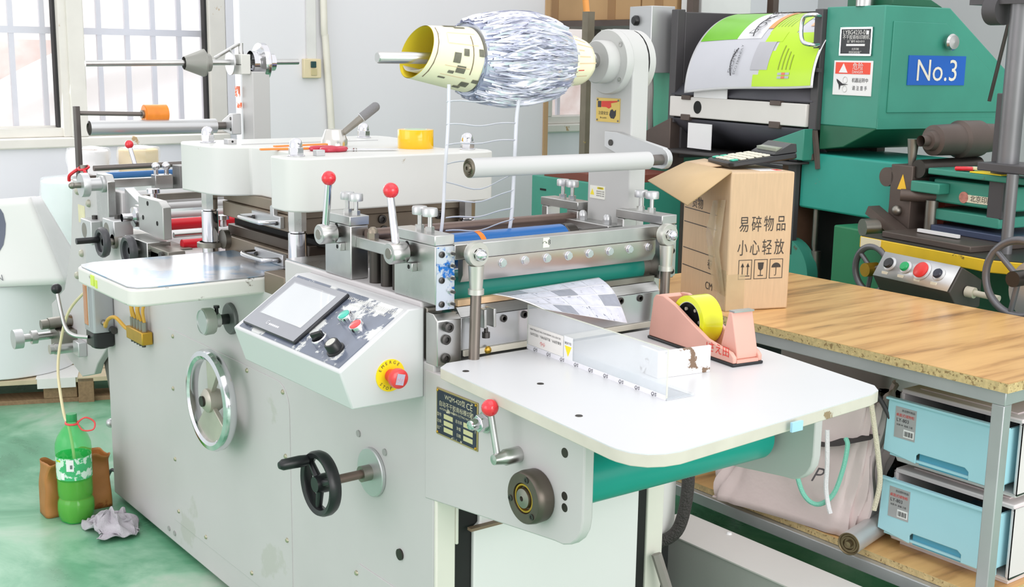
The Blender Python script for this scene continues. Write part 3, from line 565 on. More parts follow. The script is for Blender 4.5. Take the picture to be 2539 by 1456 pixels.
for so, hx, hz, bx in ((sA, 1.432, 1.048, 1.447), (sB, 1.712, 1.046, 1.692)):
    MB().cyl((hx, 0.0, hz + 0.002), (hx, -0.012, hz + 0.002), 0.012, n=20).build('lever_spindle', dark_steel, so)
    MB().prism([(hx - 0.009 + 0.009 * math.cos(R(t)), hz + 0.008 + 0.012 * math.sin(R(t))) for t in range(0, 181, 20)] + [(hx - 0.018, hz - 0.012), (hx, hz - 0.012)], 'xz', -0.0006, 0.001).build('slot', dark_gap, so)
    MB().lathe([(0, 0), (0.0105, 0), (0.011, 0.001), (0.0195, 0.001), (0.021, 0.003), (0.021, 0.036), (0.0195, 0.038), (0, 0.038)], (hx, -0.048, hz), (0, 1, 0), 32).build('lever_hub', steel, so)
    MB().cyl((hx, -0.0485, hz), (hx, -0.047, hz), 0.0105).build('hub_pin', steel_d, so)
    MB().cyl((hx, -0.03, hz + 0.015), (bx, -0.03, hz + 0.105), 0.0078, 0.0072).build('lever_rod', chrome, so)
    MB().sphere((bx + 0.001, -0.03, hz + 0.118), 0.0152).build('lever_ball', red_pl, so)
    MB().box(hx + 0.008, hx + 0.028, -0.012, 0.0, hz - 0.034, hz - 0.018).build('lever_stop', steel, so, bevel=0.001)
    MB().cyl((hx + 0.016, -0.0122, hz - 0.026), (hx + 0.016, -0.011, hz - 0.026), 0.0045, n=12).build('stop_screw', dark_gap, so)
# front face cover of stand B : blue protective film, bolts
fb = MB().box(1.803, 1.806, 0.001, 0.041, 0.946, 1.066).build('guard_plate', mat('blue_filmed_steel', (206, 212, 222), 0.22, 0.7, var=0.05, scale=8, chips=(40, 116, 200), chip_amt=0.52, chip_scale=12), sB)
for z in (0.957, 1.003, 1.052): MB().lathe([(0.0062, 0), (0.0062, 0.002), (0.0035, 0.003), (0.003, 0.001), (0, 0.001)], (1.806, 0.012, z), (1, 0, 0), 16).build('socket_screw', bolt_m, fb)
for z in (0.957, 0.98, 1.006, 1.03, 1.053):
    MB().cyl((1.806, 0.033, z), (1.811, 0.033, z), 0.0062, n=6, smooth=False).build('hex_nut', steel, fb)
    MB().cyl((1.811, 0.033, z), (1.818, 0.033, z), 0.003, n=10).build('set_screw', bolt_m, fb)
fb2 = MB().box(1.802, 1.805, 0.581, 0.621, 0.955, 1.066).build('guard_plate', steel, fB)
for z in (0.965, 1.01, 1.055): MB().lathe([(0.0062, 0), (0.0062, 0.002), (0.0035, 0.003), (0.003, 0.001), (0, 0.001)], (1.805, 0.611, z), (1, 0, 0), 16).build('socket_screw', bolt_m, fb2)
for x in (1.44, 1.47): MB().box(x - 0.004, x + 0.004, 0.01, 0.032, 1.0684, 1.0686).build('spacer', dark_steel, sA)

# ---- bridge between the stands with rods
br = MB().box(1.484, 1.655, 0.012, 0.038, 1.022, 1.046).build('bridge_bar', steel, MC, bevel=0.002)
for x in (1.53, 1.625):
    MB().cyl((x, 0.026, 1.046), (x, 0.026, 1.058), 0.0125, n=6, smooth=False).lathe([(0.0105, 0.012), (0.0095, 0.019), (0.005, 0.024), (0, 0.025)], (x, 0.026, 1.046), (0, 0, 1), 18).build('cap_nut', mat('dirty_nut', (150, 140, 126), 0.4, 0.8), br)
for x in (1.535, 1.58, 1.625): MB().cyl((x, 0.03, 0.85), (x, 0.03, 1.022), 0.0135).build('guide_rod', dark_steel, br)
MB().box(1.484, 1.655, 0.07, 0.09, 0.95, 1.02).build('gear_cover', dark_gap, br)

# ---- rollers across the web
MB().cyl((1.50, 0.03, 1.05), (1.50, 0.58, 1.05), 0.0125).build('tie_bar', rust_bar, MC)
MB().cyl((1.42, 0.04, 1.02), (1.42, 0.58, 1.02), 0.012).build('tie_bar', rust_bar, MC)
blr = MB().cyl((1.655, 0.045, 1.028), (1.655, 0.42, 1.028), 0.036, n=40).build('pull_roller', blue_rub, MC)
MB().cyl((1.655, 0.19, 1.028), (1.655, 0.203, 1.028), 0.0366, n=40).build('orange_band', mat('orange_band', (252, 140, 40), 0.4), blr)
MB().lathe([(0.036, 0), (0.036, 0.025)], (1.655, 0.425, 1.028), (0, 1, 0), 22, smooth=False).cyl((1.655, 0.42, 1.028), (1.655, 0.58, 1.028), 0.02).build('roller_gear', dark_steel, blr)
tl = MB().cyl((1.745, 0.045, 0.972), (1.745, 0.555, 0.972), 0.035, n=40).build('nip_roller', mat('dark_teal_rubber', (14, 120, 106), 0.3, var=0.05, scale=5), MC)
MB().cyl((1.745, 0.555, 0.972), (1.745, 0.58, 0.972), 0.03, n=18, smooth=False).build('roller_gear', steel_d, tl)
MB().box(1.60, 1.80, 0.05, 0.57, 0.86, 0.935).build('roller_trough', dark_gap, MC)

# ---- sheeting knife
kb = MB().box(1.772, 1.803, 0.043, 0.573, 1.038, 1.0675).build('knife_beam', steel, MC, bevel=0.0015)
MB().prism([(1.795, 1.0375), (1.803, 1.0375), (1.803, 1.008), (1.795, 0.993), (1.788, 0.993), (1.786, 1.0375)], 'xz', 0.062, 0.562).build('knife_holder', mat('ground_steel', (206, 200, 194), 0.32, 0.9, var=0.08, scale=8, chips=(176, 150, 124), chip_amt=0.3, chip_scale=9), kb)
for i in range(9):
    y = 0.100 + i * (0.542 - 0.100) / 8; z = 1.0235
    MB().cyl((1.803, y, z), (1.804, y, z), 0.0095, n=18).cyl((1.804, y, z), (1.809, y, z), 0.0082, n=6, smooth=False).build('hex_bolt', chrome, kb, bevel=0.0006)
MB().box(1.8031, 1.8036, 0.255, 0.271, 1.045, 1.065).build('label', mat('pale_green_label', (224, 232, 214), 0.5), kb)
text('↷8', (1.8037, 0.263, 1.055), (0, 1, 0), (0, 0, 1), 0.014, letter_dk, kb)
for y, yd in ((0.072, 1), (0.566, -1)):
    re = MB().cyl((1.803, y, 1.052), (1.826, y, 1.052), 0.0125).build('pivot_boss', steel_d, kb)
    MB().lathe([(0.012, 0), (0.0225, 0), (0.024, 0.004), (0.024, 0.014), (0.0225, 0.018), (0.012, 0.018)], (1.824, y, 1.052), (1, 0, 0), 28).build('rod_end', mat('zinc_casting', (198, 198, 190), 0.4, 0.7), kb)
    MB().cyl((1.833, y, 1.03), (1.833, y, 0.985), 0.0155, 0.0125).cyl((1.833, y, 0.985), (1.833, y, 0.975), 0.0155).build('rod_neck', MATS['zinc_casting'], kb)
    MB().cyl((1.842, y, 1.052), (1.85, y, 1.052), 0.0125, n=6, smooth=False).lathe([(0.010, 0.008), (0.0095, 0.013), (0.005, 0.0185), (0, 0.019)], (1.842, y, 1.052), (1, 0, 0), 18).build('cap_nut', chrome, kb)
    MB().cyl((1.833, y, 0.98), (1.838, y - 0.008, 0.80), 0.0105).build('drive_rod', dark_steel if False else mat('dull_rod', (128, 120, 112), 0.38, 0.85), kb)

# ---- lower stationary blade block at the table edge
lb = MB().prism([(1.77, 0.838), (1.81, 0.838), (1.81, 0.926), (1.795, 0.938), (1.77, 0.938)], 'xz', 0.0, 0.055).build('blade_block', steel, MC, bevel=0.0015)
MB().box(1.785, 1.808, 0.055, 0.575, 0.862, 0.926).build('blade_plate', mat('bright_plate', (208, 210, 212), 0.28, 0.85, var=0.06, scale=5), lb, bevel=0.001)
MB().prism([(1.77, 0.927), (1.807, 0.927), (1.792, 0.944), (1.77, 0.944)], 'xz', 0.055, 0.575).build('blade_bevel', steel, lb)
MB().box(1.775, 1.79, 0.06, 0.30, 0.945, 0.957).build('wood_strip', mat('pale_wood_strip', (226, 190, 150), 0.6, var=0.1, scale=20), lb)
MB().box(1.772, 1.79, 0.30, 0.575, 0.945, 0.957).build('steel_strip', steel_d, lb)
MB().box(1.808, 1.814, 0.06, 0.575, 0.851, 0.862).build('table_rail', mat('cream_rail', (220, 214, 200), 0.5), lb)
def sock(x, y, z, r, par, proud=0.004):
    MB().lathe([(0, 0), (r, 0), (r, proud), (r * 0.55, proud + 0.0008), (r * 0.5, proud - 0.003), (0, proud - 0.003)], (x, y, z), (1, 0, 0), 20).build('socket_bolt', bolt_m, par)
sock(1.81, 0.02, 0.914, 0.0098, lb, 0.012); sock(1.81, 0.019, 0.889, 0.0098, lb); sock(1.81, 0.018, 0.853, 0.0098, lb)
for y, z in ((0.156, 0.914), (0.207, 0.916), (0.088, 0.896), (0.088, 0.878), (0.462, 0.916), (0.517, 0.916)): sock(1.808, y, z, 0.0075, lb, 0.003)
MB().lathe([(0.008, 0), (0.006, 0.004), (0, 0.006)], (1.814, 0.115, 0.857), (1, 0, 0), 14).build('pan_screw', brass, lb)
# yoke with clamp screw
yk = MB().prism([(0.083, 0.942), (0.083, 0.915), (0.09, 0.906), (0.106, 0.906), (0.113, 0.915), (0.113, 0.942)], 'yz', 1.812, 1.818).box(1.812, 1.842, 0.086, 0.092, 0.908, 0.944).box(1.812, 1.842, 0.108, 0.114, 0.908, 0.944).build('yoke', steel, lb, bevel=0.001)
MB().cyl((1.828, 0.1, 0.906), (1.828, 0.1, 0.896), 0.004).cyl((1.828, 0.1, 0.897), (1.828, 0.1, 0.886), 0.0078, n=12).build('yoke_screw', bolt_m, yk)

# ---- rewind column at the back, drum, shaft, idler
rc = MB().prism([(1.53, 0.62), (1.672, 0.62), (1.672, 1.41)] + [(1.601 + 0.071 * math.cos(R(t)), 1.41 + 0.071 * math.sin(R(t))) for t in range(15, 180, 15)] + [(1.53, 1.41)], 'xz', 0.60, 0.648).build('rewind_column', paint_col, MC, bevel=0.003)
ROX, ROZ = 1.603, 1.409
MB().lathe([(0, 0), (0.069, 0), (0.071, 0.003), (0.071, 0.018)], (ROX, 0.582, ROZ), (0, 1, 0), 48).lathe([(0.071, 0), (0.071, 0.018), (0.068, 0.021), (0, 0.021)], (ROX, 0.648, ROZ), (0, 1, 0), 48).build('drum', paint_col, rc)
MB().lathe([(0, 0), (0.0445, 0), (0.047, 0.003), (0.047, 0.033)], (ROX, 0.55, ROZ), (0, 1, 0), 40).build('drum_boss', paint_col, rc)
for a in (40, 140, 220, 320): MB().lathe([(0.006, 0), (0.006, 0.0012), (0.003, 0.0015), (0, 0)], (ROX + 0.06 * math.cos(R(a)), 0.582, ROZ + 0.06 * math.sin(R(a))), (0, -1, 0), 14).build('socket_screw', steel, rc)
MB().lathe([(0.024, 0), (0.024, 0.012), (0.018, 0.014), (0.018, 0.018), (0.025, 0.02), (0.026, 0.034), (0, 0.035)], (ROX, 0.669, ROZ), (0, 1, 0), 30).build('clutch_nut', chrome, rc)
MB().lathe([(0, 0), (0.0035, 0), (0.0035, 0.0), (0.0095, 0.0), (0.0115, 0.003), (0.0115, 0.545)], (ROX, -0.005, ROZ + 0.003), (0, 1, 0), 24).build('rewind_shaft', steel, rc)
MB().lathe([(0.0125, 0), (0.0165, 0.004), (0.0165, 0.014)], (ROX, 0.537, ROZ + 0.003), (0, 1, 0), 24).build('shaft_collar', steel, rc)
wp = MB().box(1.555, 1.634, 0.598, 0.6002, 1.276, 1.329).build('warning_plate', mat('gold_plate', (214, 186, 104), 0.35, 0.55, var=0.06), rc)
MB().box(1.561, 1.571, 0.5972, 0.598, 1.308, 1.322).build('cuff', mat('plate_navy', (60, 56, 66), 0.5), wp)
MB().prism([(1.573, 1.322), (1.60, 1.323), (1.626, 1.324), (1.626, 1.3215), (1.604, 1.318), (1.606, 1.31), (1.598, 1.306), (1.59, 1.309), (1.573, 1.309)], 'xz', 0.5972, 0.598).build('red_hand', mat('plate_red', (220, 60, 46), 0.5), wp)
MB().prism([(1.604, 1.292 + 0.01), (1.61, 1.305), (1.616, 1.300), (1.622, 1.304), (1.622, 1.292), (1.616, 1.284), (1.606, 1.285), (1.601, 1.292)], 'xz', 0.5972, 0.598).build('gear_mark', letter_dk, wp)
text('注意安全', (1.580, 0.598, 1.295), (1, 0, 0), (0, 0, 1), 0.0085, letter_dk, wp)
text('Be careful', (1.580, 0.598, 1.285), (1, 0, 0), (0, 0, 1), 0.0055, letter_dk, wp)
for x in (1.559, 1.63):
    for z in (1.280, 1.325): MB().sphere((x, 0.598, z), 0.0025, 8).build('rivet', steel_d, wp)
stk = MB().box(1.54, 1.592, 0.5985, 0.6002, 1.10, 1.129).build('caution_sticker', mat('clear_sticker', (232, 232, 222), 0.4), rc)
MB().prism([(1.542, 1.108), (1.556, 1.108), (1.549, 1.122)], 'xz', 0.598, 0.5986).box(1.566, 1.588, 0.598, 0.5986, 1.122, 1.127).build('yellow_mark', mat('caution_yellow', (240, 222, 60), 0.5), stk)
text('注意事项', (1.577, 0.598, 1.1245), (1, 0, 0), (0, 0, 1), 0.0045, letter_dk, stk)
for i in range(3): text('请勿伸手进入设备', (1.577, 0.5984, 1.117 - 0.005 * i), (1, 0, 0), (0, 0, 1), 0.0034, letter_dk, stk)
bk = MB().prism([(1.60, 1.222), (1.60, 1.256), (1.64, 1.256), (1.79, 1.231)] + [(1.785 + 0.022 * math.cos(R(t)), 1.208 + 0.022 * math.sin(R(t))) for t in range(75, -106, -20)] + [(1.70, 1.19), (1.60, 1.222)][0:1], 'xz', 0.586, 0.60).build('idler_bracket', alu, rc, bevel=0.001)
MB().cyl((1.622, 0.584, 1.232), (1.622, 0.588, 1.232), 0.007, n=14).build('bracket_screw', bolt_m, bk)
idl = MB().cyl((1.785, 0.088, 1.209), (1.785, 0.548, 1.206), 0.0188, n=36).build('idler_roller', white_roll, rc)
MB().cyl((1.785, 0.54, 1.206), (1.785, 0.588, 1.206), 0.0115).build('idler_shaft', dark_steel if False else mat('grey_shaft', (116, 110, 106), 0.4, 0.7), rc)
MB().lathe([(0.0186, 0.0), (0.0186, 0.002), (0.0165, 0.0025), (0.0155, 0.001), (0.0135, 0.0022), (0.0122, 0.0005), (0.0108, 0.002), (0.0095, 0.0015), (0.0085, 0.006), (0.0035, 0.0065), (0.003, 0.004), (0, 0.004)], (1.785, 0.088, 1.209), (0, -1, 0), 32).build('idler_bearing', mat('bearing_steel', (120, 114, 100), 0.3, 0.8, var=0.1), rc)
bp = MB().box(1.50, 1.66, 0.552, 0.60, 1.033, 1.051).build('column_foot', steel, rc, bevel=0.0015)
for x in (1.545, 1.63): MB().cyl((x, 0.575, 1.051), (x, 0.575, 1.06), 0.0105, n=6, smooth=False).lathe([(0.0095, 0.009), (0.009, 0.016), (0.005, 0.021), (0, 0.022)], (x, 0.575, 1.051), (0, 0, 1), 18).build('cap_nut', alu, rc)
# ---- infeed / unwind unit at the far left end
red_tube = mat('red_tube', (222, 26, 44), 0.35, var=0.04)
uw = [(-0.525, 0.985), (-0.05, 0.985), (-0.05, 0.60), (-0.36, 0.375), (-0.40, 0.33), (-0.53, 0.293), (-0.80, 0.36), (-0.84, 0.42), (-0.845, 0.50), (-0.68, 0.58), (-0.58, 0.75)]
inf = MB().prism(uw, 'xz', 0.06, 0.085).build('infeed_plate', paint_side, MC, bevel=0.003)
inf2 = MB().prism([(x, z) for x, z in uw if z > 0.55] + [(-0.6, 0.56)], 'xz', 0.565, 0.59).build('infeed_plate', paint_side, MC, bevel=0.003)
for x, z in ((-0.47, 0.95), (-0.40, 0.955), (-0.36, 0.92), (-0.52, 0.655), (-0.40, 0.575), (-0.46, 0.74)):
    MB().lathe([(0.013, 0), (0.013, 0.004), (0.009, 0.010), (0, 0.0125)], (x, 0.06, z), (0, -1, 0), 14).build('cap_nut', mat('cream_nut', (190, 188, 172), 0.4, 0.4), inf)
MB().cyl((-0.40, 0.0594, 0.815), (-0.40, 0.0605, 0.815), 0.021).build('port_hole', dark_gap, inf)
MB().box(-0.478, -0.41, 0.0592, 0.0602, 0.845, 0.905).build('old_sticker', mat('yellowed_sticker', (224, 216, 178), 0.5, var=0.1, scale=20), inf)
# lower adjuster assembly sticking out of the near plate
MB().cyl((-0.62, -0.02, 0.475), (-0.62, 0.06, 0.478), 0.021).cyl((-0.62, -0.045, 0.474), (-0.62, -0.02, 0.475), 0.017).build('adjuster_bar', steel_d, inf)
MB().cyl((-0.66, -0.13, 0.425), (-0.66, -0.10, 0.425), 0.034).build('adjuster_knob', alu, inf)
MB().cyl((-0.66, -0.10, 0.425), (-0.66, 0.06, 0.425), 0.014).cyl((-0.66, -0.07, 0.425), (-0.66, -0.05, 0.425), 0.024).build('adjuster_shaft', steel, inf)
MB().box(-0.67, -0.56, 0.0, 0.06, 0.38, 0.455).build('adjuster_block', steel_d, inf, bevel=0.003)
MB().cyl((-0.57, -0.02, 0.395), (-0.57, 0.06, 0.395), 0.02).cyl((-0.57, -0.035, 0.395), (-0.57, -0.02, 0.395), 0.017).build('lock_knob', steel, inf)
MB().box(-0.52, -0.46, 0.03, 0.06, 0.38, 0.43).build('guide_block', alu, inf, bevel=0.003)
MB().obox((-0.28, 0.10, 0.20), (0.05, 0.02, 0.52), Matrix.Rotation(R(-25), 3, 'Y')).build('support_leg', mat('grey_leg', (112, 106, 102), 0.5, 0.3), inf, bevel=0.003)
for x, z in ((-0.30, 0.18), (-0.22, 0.075)): MB().sphere((x, 0.075, z), 0.016, 12).build('bolt_dome', alu, inf)
MB().tube(bez([(-0.17, 0.07, 0.02), (-0.2, 0.04, 0.05), (-0.235, 0.03, 0.005)], 6), 0.006, 8).build('ground_wire', black_pl, inf)

# upright with guide arm, orange tape spool and idler
MB().box(-0.435, -0.405, 0.045, 0.06, 0.99, 1.235).build('guide_post', mat('dark_grey_bar', (92, 86, 84), 0.45, 0.5), inf, bevel=0.002)
MB().box(-0.405, -0.32, 0.04, 0.075, 0.985, 1.015).build('post_clamp', mat('dark_bracket', (96, 86, 80), 0.5, 0.4), inf, bevel=0.002)
MB().cyl((-0.385, 0.055, 1.015), (-0.385, 0.055, 1.045), 0.012).build('clamp_stud', steel_d, inf)
MB().torus((-0.385, 0.055, 1.035), (0.2, -0.3, 1), 0.017, 0.004, 20, 6).tube(bez([(-0.40, 0.04, 1.03), (-0.42, 0.02, 1.01), (-0.43, 0.02, 0.99)], 5), 0.006, 6).tube(bez([(-0.37, 0.05, 1.03), (-0.35, 0.05, 1.02), (-0.345, 0.05, 1.005)], 5), 0.005, 6).build('red_string', red_tube, inf)
MB().cyl((-0.42, 0.06, 1.212), (-0.40, 0.28, 1.206), 0.0075).build('spool_rod', dark_steel if False else MATS['grey_shaft'], inf)
sp = MB().lathe([(0, 0.0), (0.028, 0.0), (0.028, 0.002), (0.032, 0.002), (0.032, 0.078), (0.028, 0.08), (0, 0.08)], (-0.40, 0.27, 1.206), (0, 1, 0), 30).build('orange_spool', orange_pl, inf)
MB().cyl((-0.40, 0.262, 1.206), (-0.40, 0.274, 1.206), 0.014).build('spool_nut', steel_d, sp)
MB().cyl((-0.375, 0.077, 1.165), (-0.375, 0.515, 1.163), 0.0245, n=32).build('unwind_idler', alu, inf)
MB().lathe([(0.0235, 0), (0.016, 0.003), (0.014, -0.001), (0, 0.001)], (-0.375, 0.076, 1.165), (0, -1, 0), 24).build('idler_bearing', dark_steel, inf)
MB().cyl((-0.375, 0.515, 1.163), (-0.375, 0.555, 1.163), 0.0135).build('idler_shaft', MATS['grey_shaft'], inf)
MB().prism([(-0.40, 1.145), (-0.40, 1.18), (-0.335, 1.207), (-0.315, 1.207), (-0.315, 1.135), (-0.335, 1.135)], 'xz', 0.55, 0.585).build('idler_bracket', alu, inf, bevel=0.003)
MB().cyl((-0.327, 0.549, 1.19), (-0.327, 0.551, 1.19), 0.006, n=12).cyl((-0.327, 0.549, 1.152), (-0.327, 0.551, 1.152), 0.006, n=12).build('bracket_screw', bolt_m, inf)
# column and unwind shaft
uc = MB().box(-0.335, -0.25, 0.60, 0.665, 0.60, 1.352).build('unwind_column', paint_col, MC, bevel=0.003)
MB().box(-0.338, -0.26, 0.565, 0.60, 1.342, 1.41).build('shaft_clamp', mat('grey_clamp', (214, 214, 208), 0.4), uc, bevel=0.003)
MB().box(-0.336, -0.262, 0.5645, 0.566, 1.374, 1.376).build('clamp_split', dark_gap, uc)
MB().cyl((-0.30, 0.583, 1.41), (-0.30, 0.583, 1.447), 0.009).build('clamp_stud', steel, uc)
MB().tube([(-0.295, 0.575, 1.445), (-0.33, 0.50, 1.395)], 0.0062, 8).build('clamp_lever', steel, uc)
MB().cyl((-0.33, 0.06, 1.3735), (-0.30, 0.80, 1.386), 0.0098).build('unwind_shaft', steel, uc)
MB().lathe([(0.022, 0), (0.045, 0.062), (0.047, 0.064), (0.047, 0.07), (0.03, 0.072), (0.03, 0.09), (0.012, 0.09)], (-0.318, 0.385, 1.378), (0.04, 1, 0.015), 10, smooth=False).build('core_cone', mat('grey_cone', (150, 150, 144), 0.4, 0.3), uc)
MB().lathe([(0, 0), (0.042, 0), (0.042, 0.006), (0, 0.006)], (-0.31, 0.545, 1.381), (0.04, 1, 0.015), 30).build('stop_disc', alu, uc)
MB().lathe([(0.04, 0), (0.04, 0.02), (0.045, 0.024), (0.066, 0.03), (0.067, 0.034), (0.067, 0.05), (0.065, 0.052), (0.03, 0.052), (0.03, 0.085), (0, 0.085)], (-0.305, 0.62, 1.382), (0.04, 1, 0.015), 40).build('brake_disc', chrome, uc)
for y, z, t in ((0.597, 1.255, 1), (0.597, 1.22, 1)): pass
og = MB(); og.box(-0.372, -0.338, 0.59, 0.5935, 1.262, 1.30); og.box(-0.36, -0.325, 0.59, 0.5935, 1.225, 1.245)
og.build('orange_sticker', mat('orange_white_sticker', (240, 110, 60), 0.5, var=0.1, scale=40, chips=(250, 246, 240), chip_amt=0.5, chip_scale=60), uc)

# web guide bars, plates and knobs between the infeed plates
MB().box(-0.22, -0.20, 0.05, 0.58, 0.985, 1.012).build('guide_beam', steel, inf, bevel=0.001)
MB().cyl((-0.30, 0.06, 1.04), (-0.30, 0.58, 1.045), 0.009).build('guide_rod', MATS['grey_shaft'], inf)
MB().cyl((-0.34, 0.085, 1.01), (-0.34, 0.58, 1.013), 0.011).build('blue_rod', mat('blue_rod', (70, 130, 196), 0.35), inf)
MB().cyl((-0.12, 0.09, 0.955), (-0.12, 0.58, 0.955), 0.026, n=28).build('web_roller', white_roll, inf)
MB().box(0.02, 0.035, 0.10, 0.58, 0.965, 0.985).build('guide_beam', steel_d, inf, bevel=0.001)
for x, z, r, m_ in ((0.10, 0.955, 0.010, white_roll), (0.16, 0.935, 0.010, white_roll), (0.22, 0.915, 0.017, red_tube), (0.30, 0.895, 0.008, steel), (0.36, 0.875, 0.015, red_tube)):
    MB().cyl((x, 0.085, z), (x, 0.58, z), r).build('web_roller', m_, inf)
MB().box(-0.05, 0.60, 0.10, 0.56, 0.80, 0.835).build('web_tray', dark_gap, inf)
sen = MB().box(-0.215, -0.15, 0.29, 0.345, 0.965, 1.05).build('web_sensor', mat('sensor_grey', (130, 130, 128), 0.5, 0.3), inf, bevel=0.002)
MB().box(-0.151, -0.149, 0.30, 0.335, 0.97, 1.04).build('sensor_face', mat('sensor_dark', (90, 88, 88), 0.5), sen)
MB().lathe([(0.013, 0), (0.013, 0.006), (0, 0.008)], (-0.149, 0.318, 1.015), (1, 0, 0), 16).build('sensor_lens', alu, sen)
for y in (0.225, 0.26): MB().cyl((-0.19, y, 1.01), (-0.19, y, 1.045), 0.008).sphere((-0.19, y, 1.048), 0.014, 12).build('guide_knob', chrome, inf)
MB().box(-0.21, -0.17, 0.215, 0.275, 0.975, 1.022).build('knob_block', steel, inf, bevel=0.002)
for x, y, z in ((0.06, 0.12, 0.97), (0.27, 0.25, 0.905)):
    k_ = MB().lathe([(0.011, 0), (0.011, 0.02), (0.02, 0.022), (0.02, 0.034), (0.017, 0.036), (0, 0.036)], (x, y, z), (0, 0, 1), 20).build('thumb_nut', chrome, inf)
# near side arms
MB().prism([(-0.165, 0.83), (-0.06, 0.83), (-0.058, 1.02), (-0.075, 1.04), (-0.15, 1.04), (-0.165, 1.02)], 'xz', 0.02, 0.045).build('swing_arm', steel, inf, bevel=0.002)
MB().lathe([(0, 0), (0.036, 0), (0.037, 0.003), (0.037, 0.022), (0.02, 0.024), (0.02, 0.06), (0.026, 0.062), (0.026, 0.07)], (-0.095, -0.05, 1.01), (0, 1, 0), 34).build('tension_knob', alu, inf)
MB().cyl((-0.095, -0.075, 1.01), (-0.095, -0.05, 1.01), 0.009).sphere((-0.095, -0.075, 1.01), 0.011, 10).build('knob_stud', steel_d, inf)
MB().prism([(-0.05, 0.90), (-0.05, 1.0), (0.14, 0.945), (0.14, 0.90)], 'xz', 0.07, 0.10).build('side_cheek', alu, inf, bevel=0.002)
MB().box(0.10, 0.195, 0.045, 0.10, 0.90, 0.965).build('bearing_block', steel, inf, bevel=0.002)
MB().lathe([(0.012, 0), (0.012, 0.03), (0.02, 0.032), (0.03, 0.034), (0.03, 0.05)], (0.115, 0.0, 0.93), (0, 1, 0), 26).build('bearing', chrome, inf)
for x, y, z in ((-0.19, 0.02, 0.86), (0.02, 0.02, 0.885)):
    MB().box(x - 0.05, x + 0.05, y - 0.03, y + 0.03, z - 0.045, z + 0.03).build('clamp_block', alu, inf, bevel=0.003)
    MB().cyl((x - 0.015, y - 0.0302, z - 0.005), (x - 0.015, y - 0.029, z - 0.005), 0.024).build('clamp_bore', steel_d, inf)
    MB().cyl((x, y, z + 0.03), (x, y, z + 0.042), 0.009).build('clamp_screw', bolt_m, inf)
MB().prism([(0.175, 0.90), (0.365, 0.893), (0.365, 0.985), (0.335, 1.0), (0.175, 1.0)], 'xz', 0.03, 0.055).build('front_cheek', mat('satin_plate', (190, 190, 188), 0.35, 0.7, var=0.05), inf, bevel=0.002)
for x, z in ((0.21, 0.94), (0.32, 0.935), (0.25, 0.985)): MB().cyl((x, 0.0292, z), (x, 0.0305, z), 0.007, n=12).build('screw_hole', dark_gap, inf)
MB().box(-0.30, -0.10, 0.02, 0.06, 0.735, 0.84).build('mount_plate', alu, inf, bevel=0.002)
MB().box(-0.06, 0.40, 0.03, 0.10, 0.80, 0.87).build('slide_block', steel_d, inf, bevel=0.002)
MB().box(0.16, 0.34, -0.01, 0.06, 0.79, 0.885).build('slide_carriage', steel, inf, bevel=0.002)
# black adjusting handwheel
wc = Vector((0.055, -0.04, 0.852))
wm = MB().lathe([(0.03, -0.009), (0.042, -0.012), (0.046, -0.004), (0.046, 0.004), (0.042, 0.012), (0.03, 0.009)], wc, (0, -1, 0), 14, closed=True, smooth=False).build('adjusting_wheel', mat('dark_grey_wheel', (70, 70, 74), 0.35), inf, bevel=0.002)
MB().lathe([(0, 0.0), (0.031, 0.0), (0.031, -0.006), (0, -0.006)], wc, (0, -1, 0), 24).build('wheel_disc', mat('wheel_face', (96, 96, 98), 0.4), wm)
MB().cyl(wc, wc + Vector((0, 0.07, 0)), 0.011).cyl(wc + Vector((0, 0.03, 0)), wc + Vector((0, 0.055, 0)), 0.022, n=18).build('wheel_shaft', steel_d, wm)
MB().cyl(wc + Vector((-0.025, -0.005, 0.005)), wc + Vector((-0.025, -0.07, 0.005)), 0.0095).build('wheel_handle', black_pl, wm)
wc2 = Vector((0.25, -0.03, 0.852))
w2 = MB().lathe([(0.03, -0.009), (0.04, -0.012), (0.044, -0.004), (0.044, 0.004), (0.04, 0.012), (0.03, 0.009)], wc2, (0, -1, 0), 24, closed=True).lathe([(0, 0.0), (0.031, 0.0)], wc2, (0, -1, 0), 24).build('adjusting_wheel', MATS['dark_grey_wheel'], inf)
MB().cyl(wc2, wc2 + Vector((0, 0.06, 0)), 0.01).build('wheel_shaft', steel, w2)
MB().box(0.30, 0.47, 0.0, 0.05, 0.835, 0.875).build('slide_stop', steel_d, inf, bevel=0.002)
for x in (0.33, 0.43): MB().cyl((x, -0.008, 0.858), (x, 0.0, 0.858), 0.013).build('socket_bolt', bolt_m, inf)
# release lever with red ball at the back
MB().cyl((-0.30, 0.20, 1.035), (-0.32, 0.19, 1.10), 0.007).build('lever_rod', chrome, inf)
MB().sphere((-0.322, 0.188, 1.112), 0.0142).build('lever_ball', red_pl, inf)
# ================================================================== loose things on the machine
random.seed(7)
ROX, ROZ = 1.603, 1.412
# ---- waste reel : printed paper core, silver ribbon winding, ladder of waste running down
WR = thing('waste_reel', 'fat reel of silver label waste ribbon wound on a printed cream paper tube', 'reel', (ROX, 0.32, ROZ - 0.1))
cream_p = mat('cream_printed_paper', (244, 240, 206), 0.6, var=0.02, scale=5)
yell_in = mat('yellow_paper_inside', (250, 226, 60), 0.6, var=0.04, scale=8)
def core(t, a, dr=0.0):          # t 0..1 from the open end to the winding
    y = 0.085 + 0.115 * t + 0.018 * math.sin(a) * (1 - t); r = 0.054 + 0.014 * t + 0.003 * math.sin(2 * a + 1) + dr
    zc = ROZ + 0.012 - 0.014 * t
    return (ROX + r * math.cos(a), y, zc + r * math.sin(a))
TA = 2 * math.pi
MB().grid(lambda u, v: core(v, TA * u), 48, 10).build('paper_core', cream_p, WR)
MB().grid(lambda u, v: core(v, TA * u, -0.0012), 48, 10).build('core_lining', yell_in, WR)
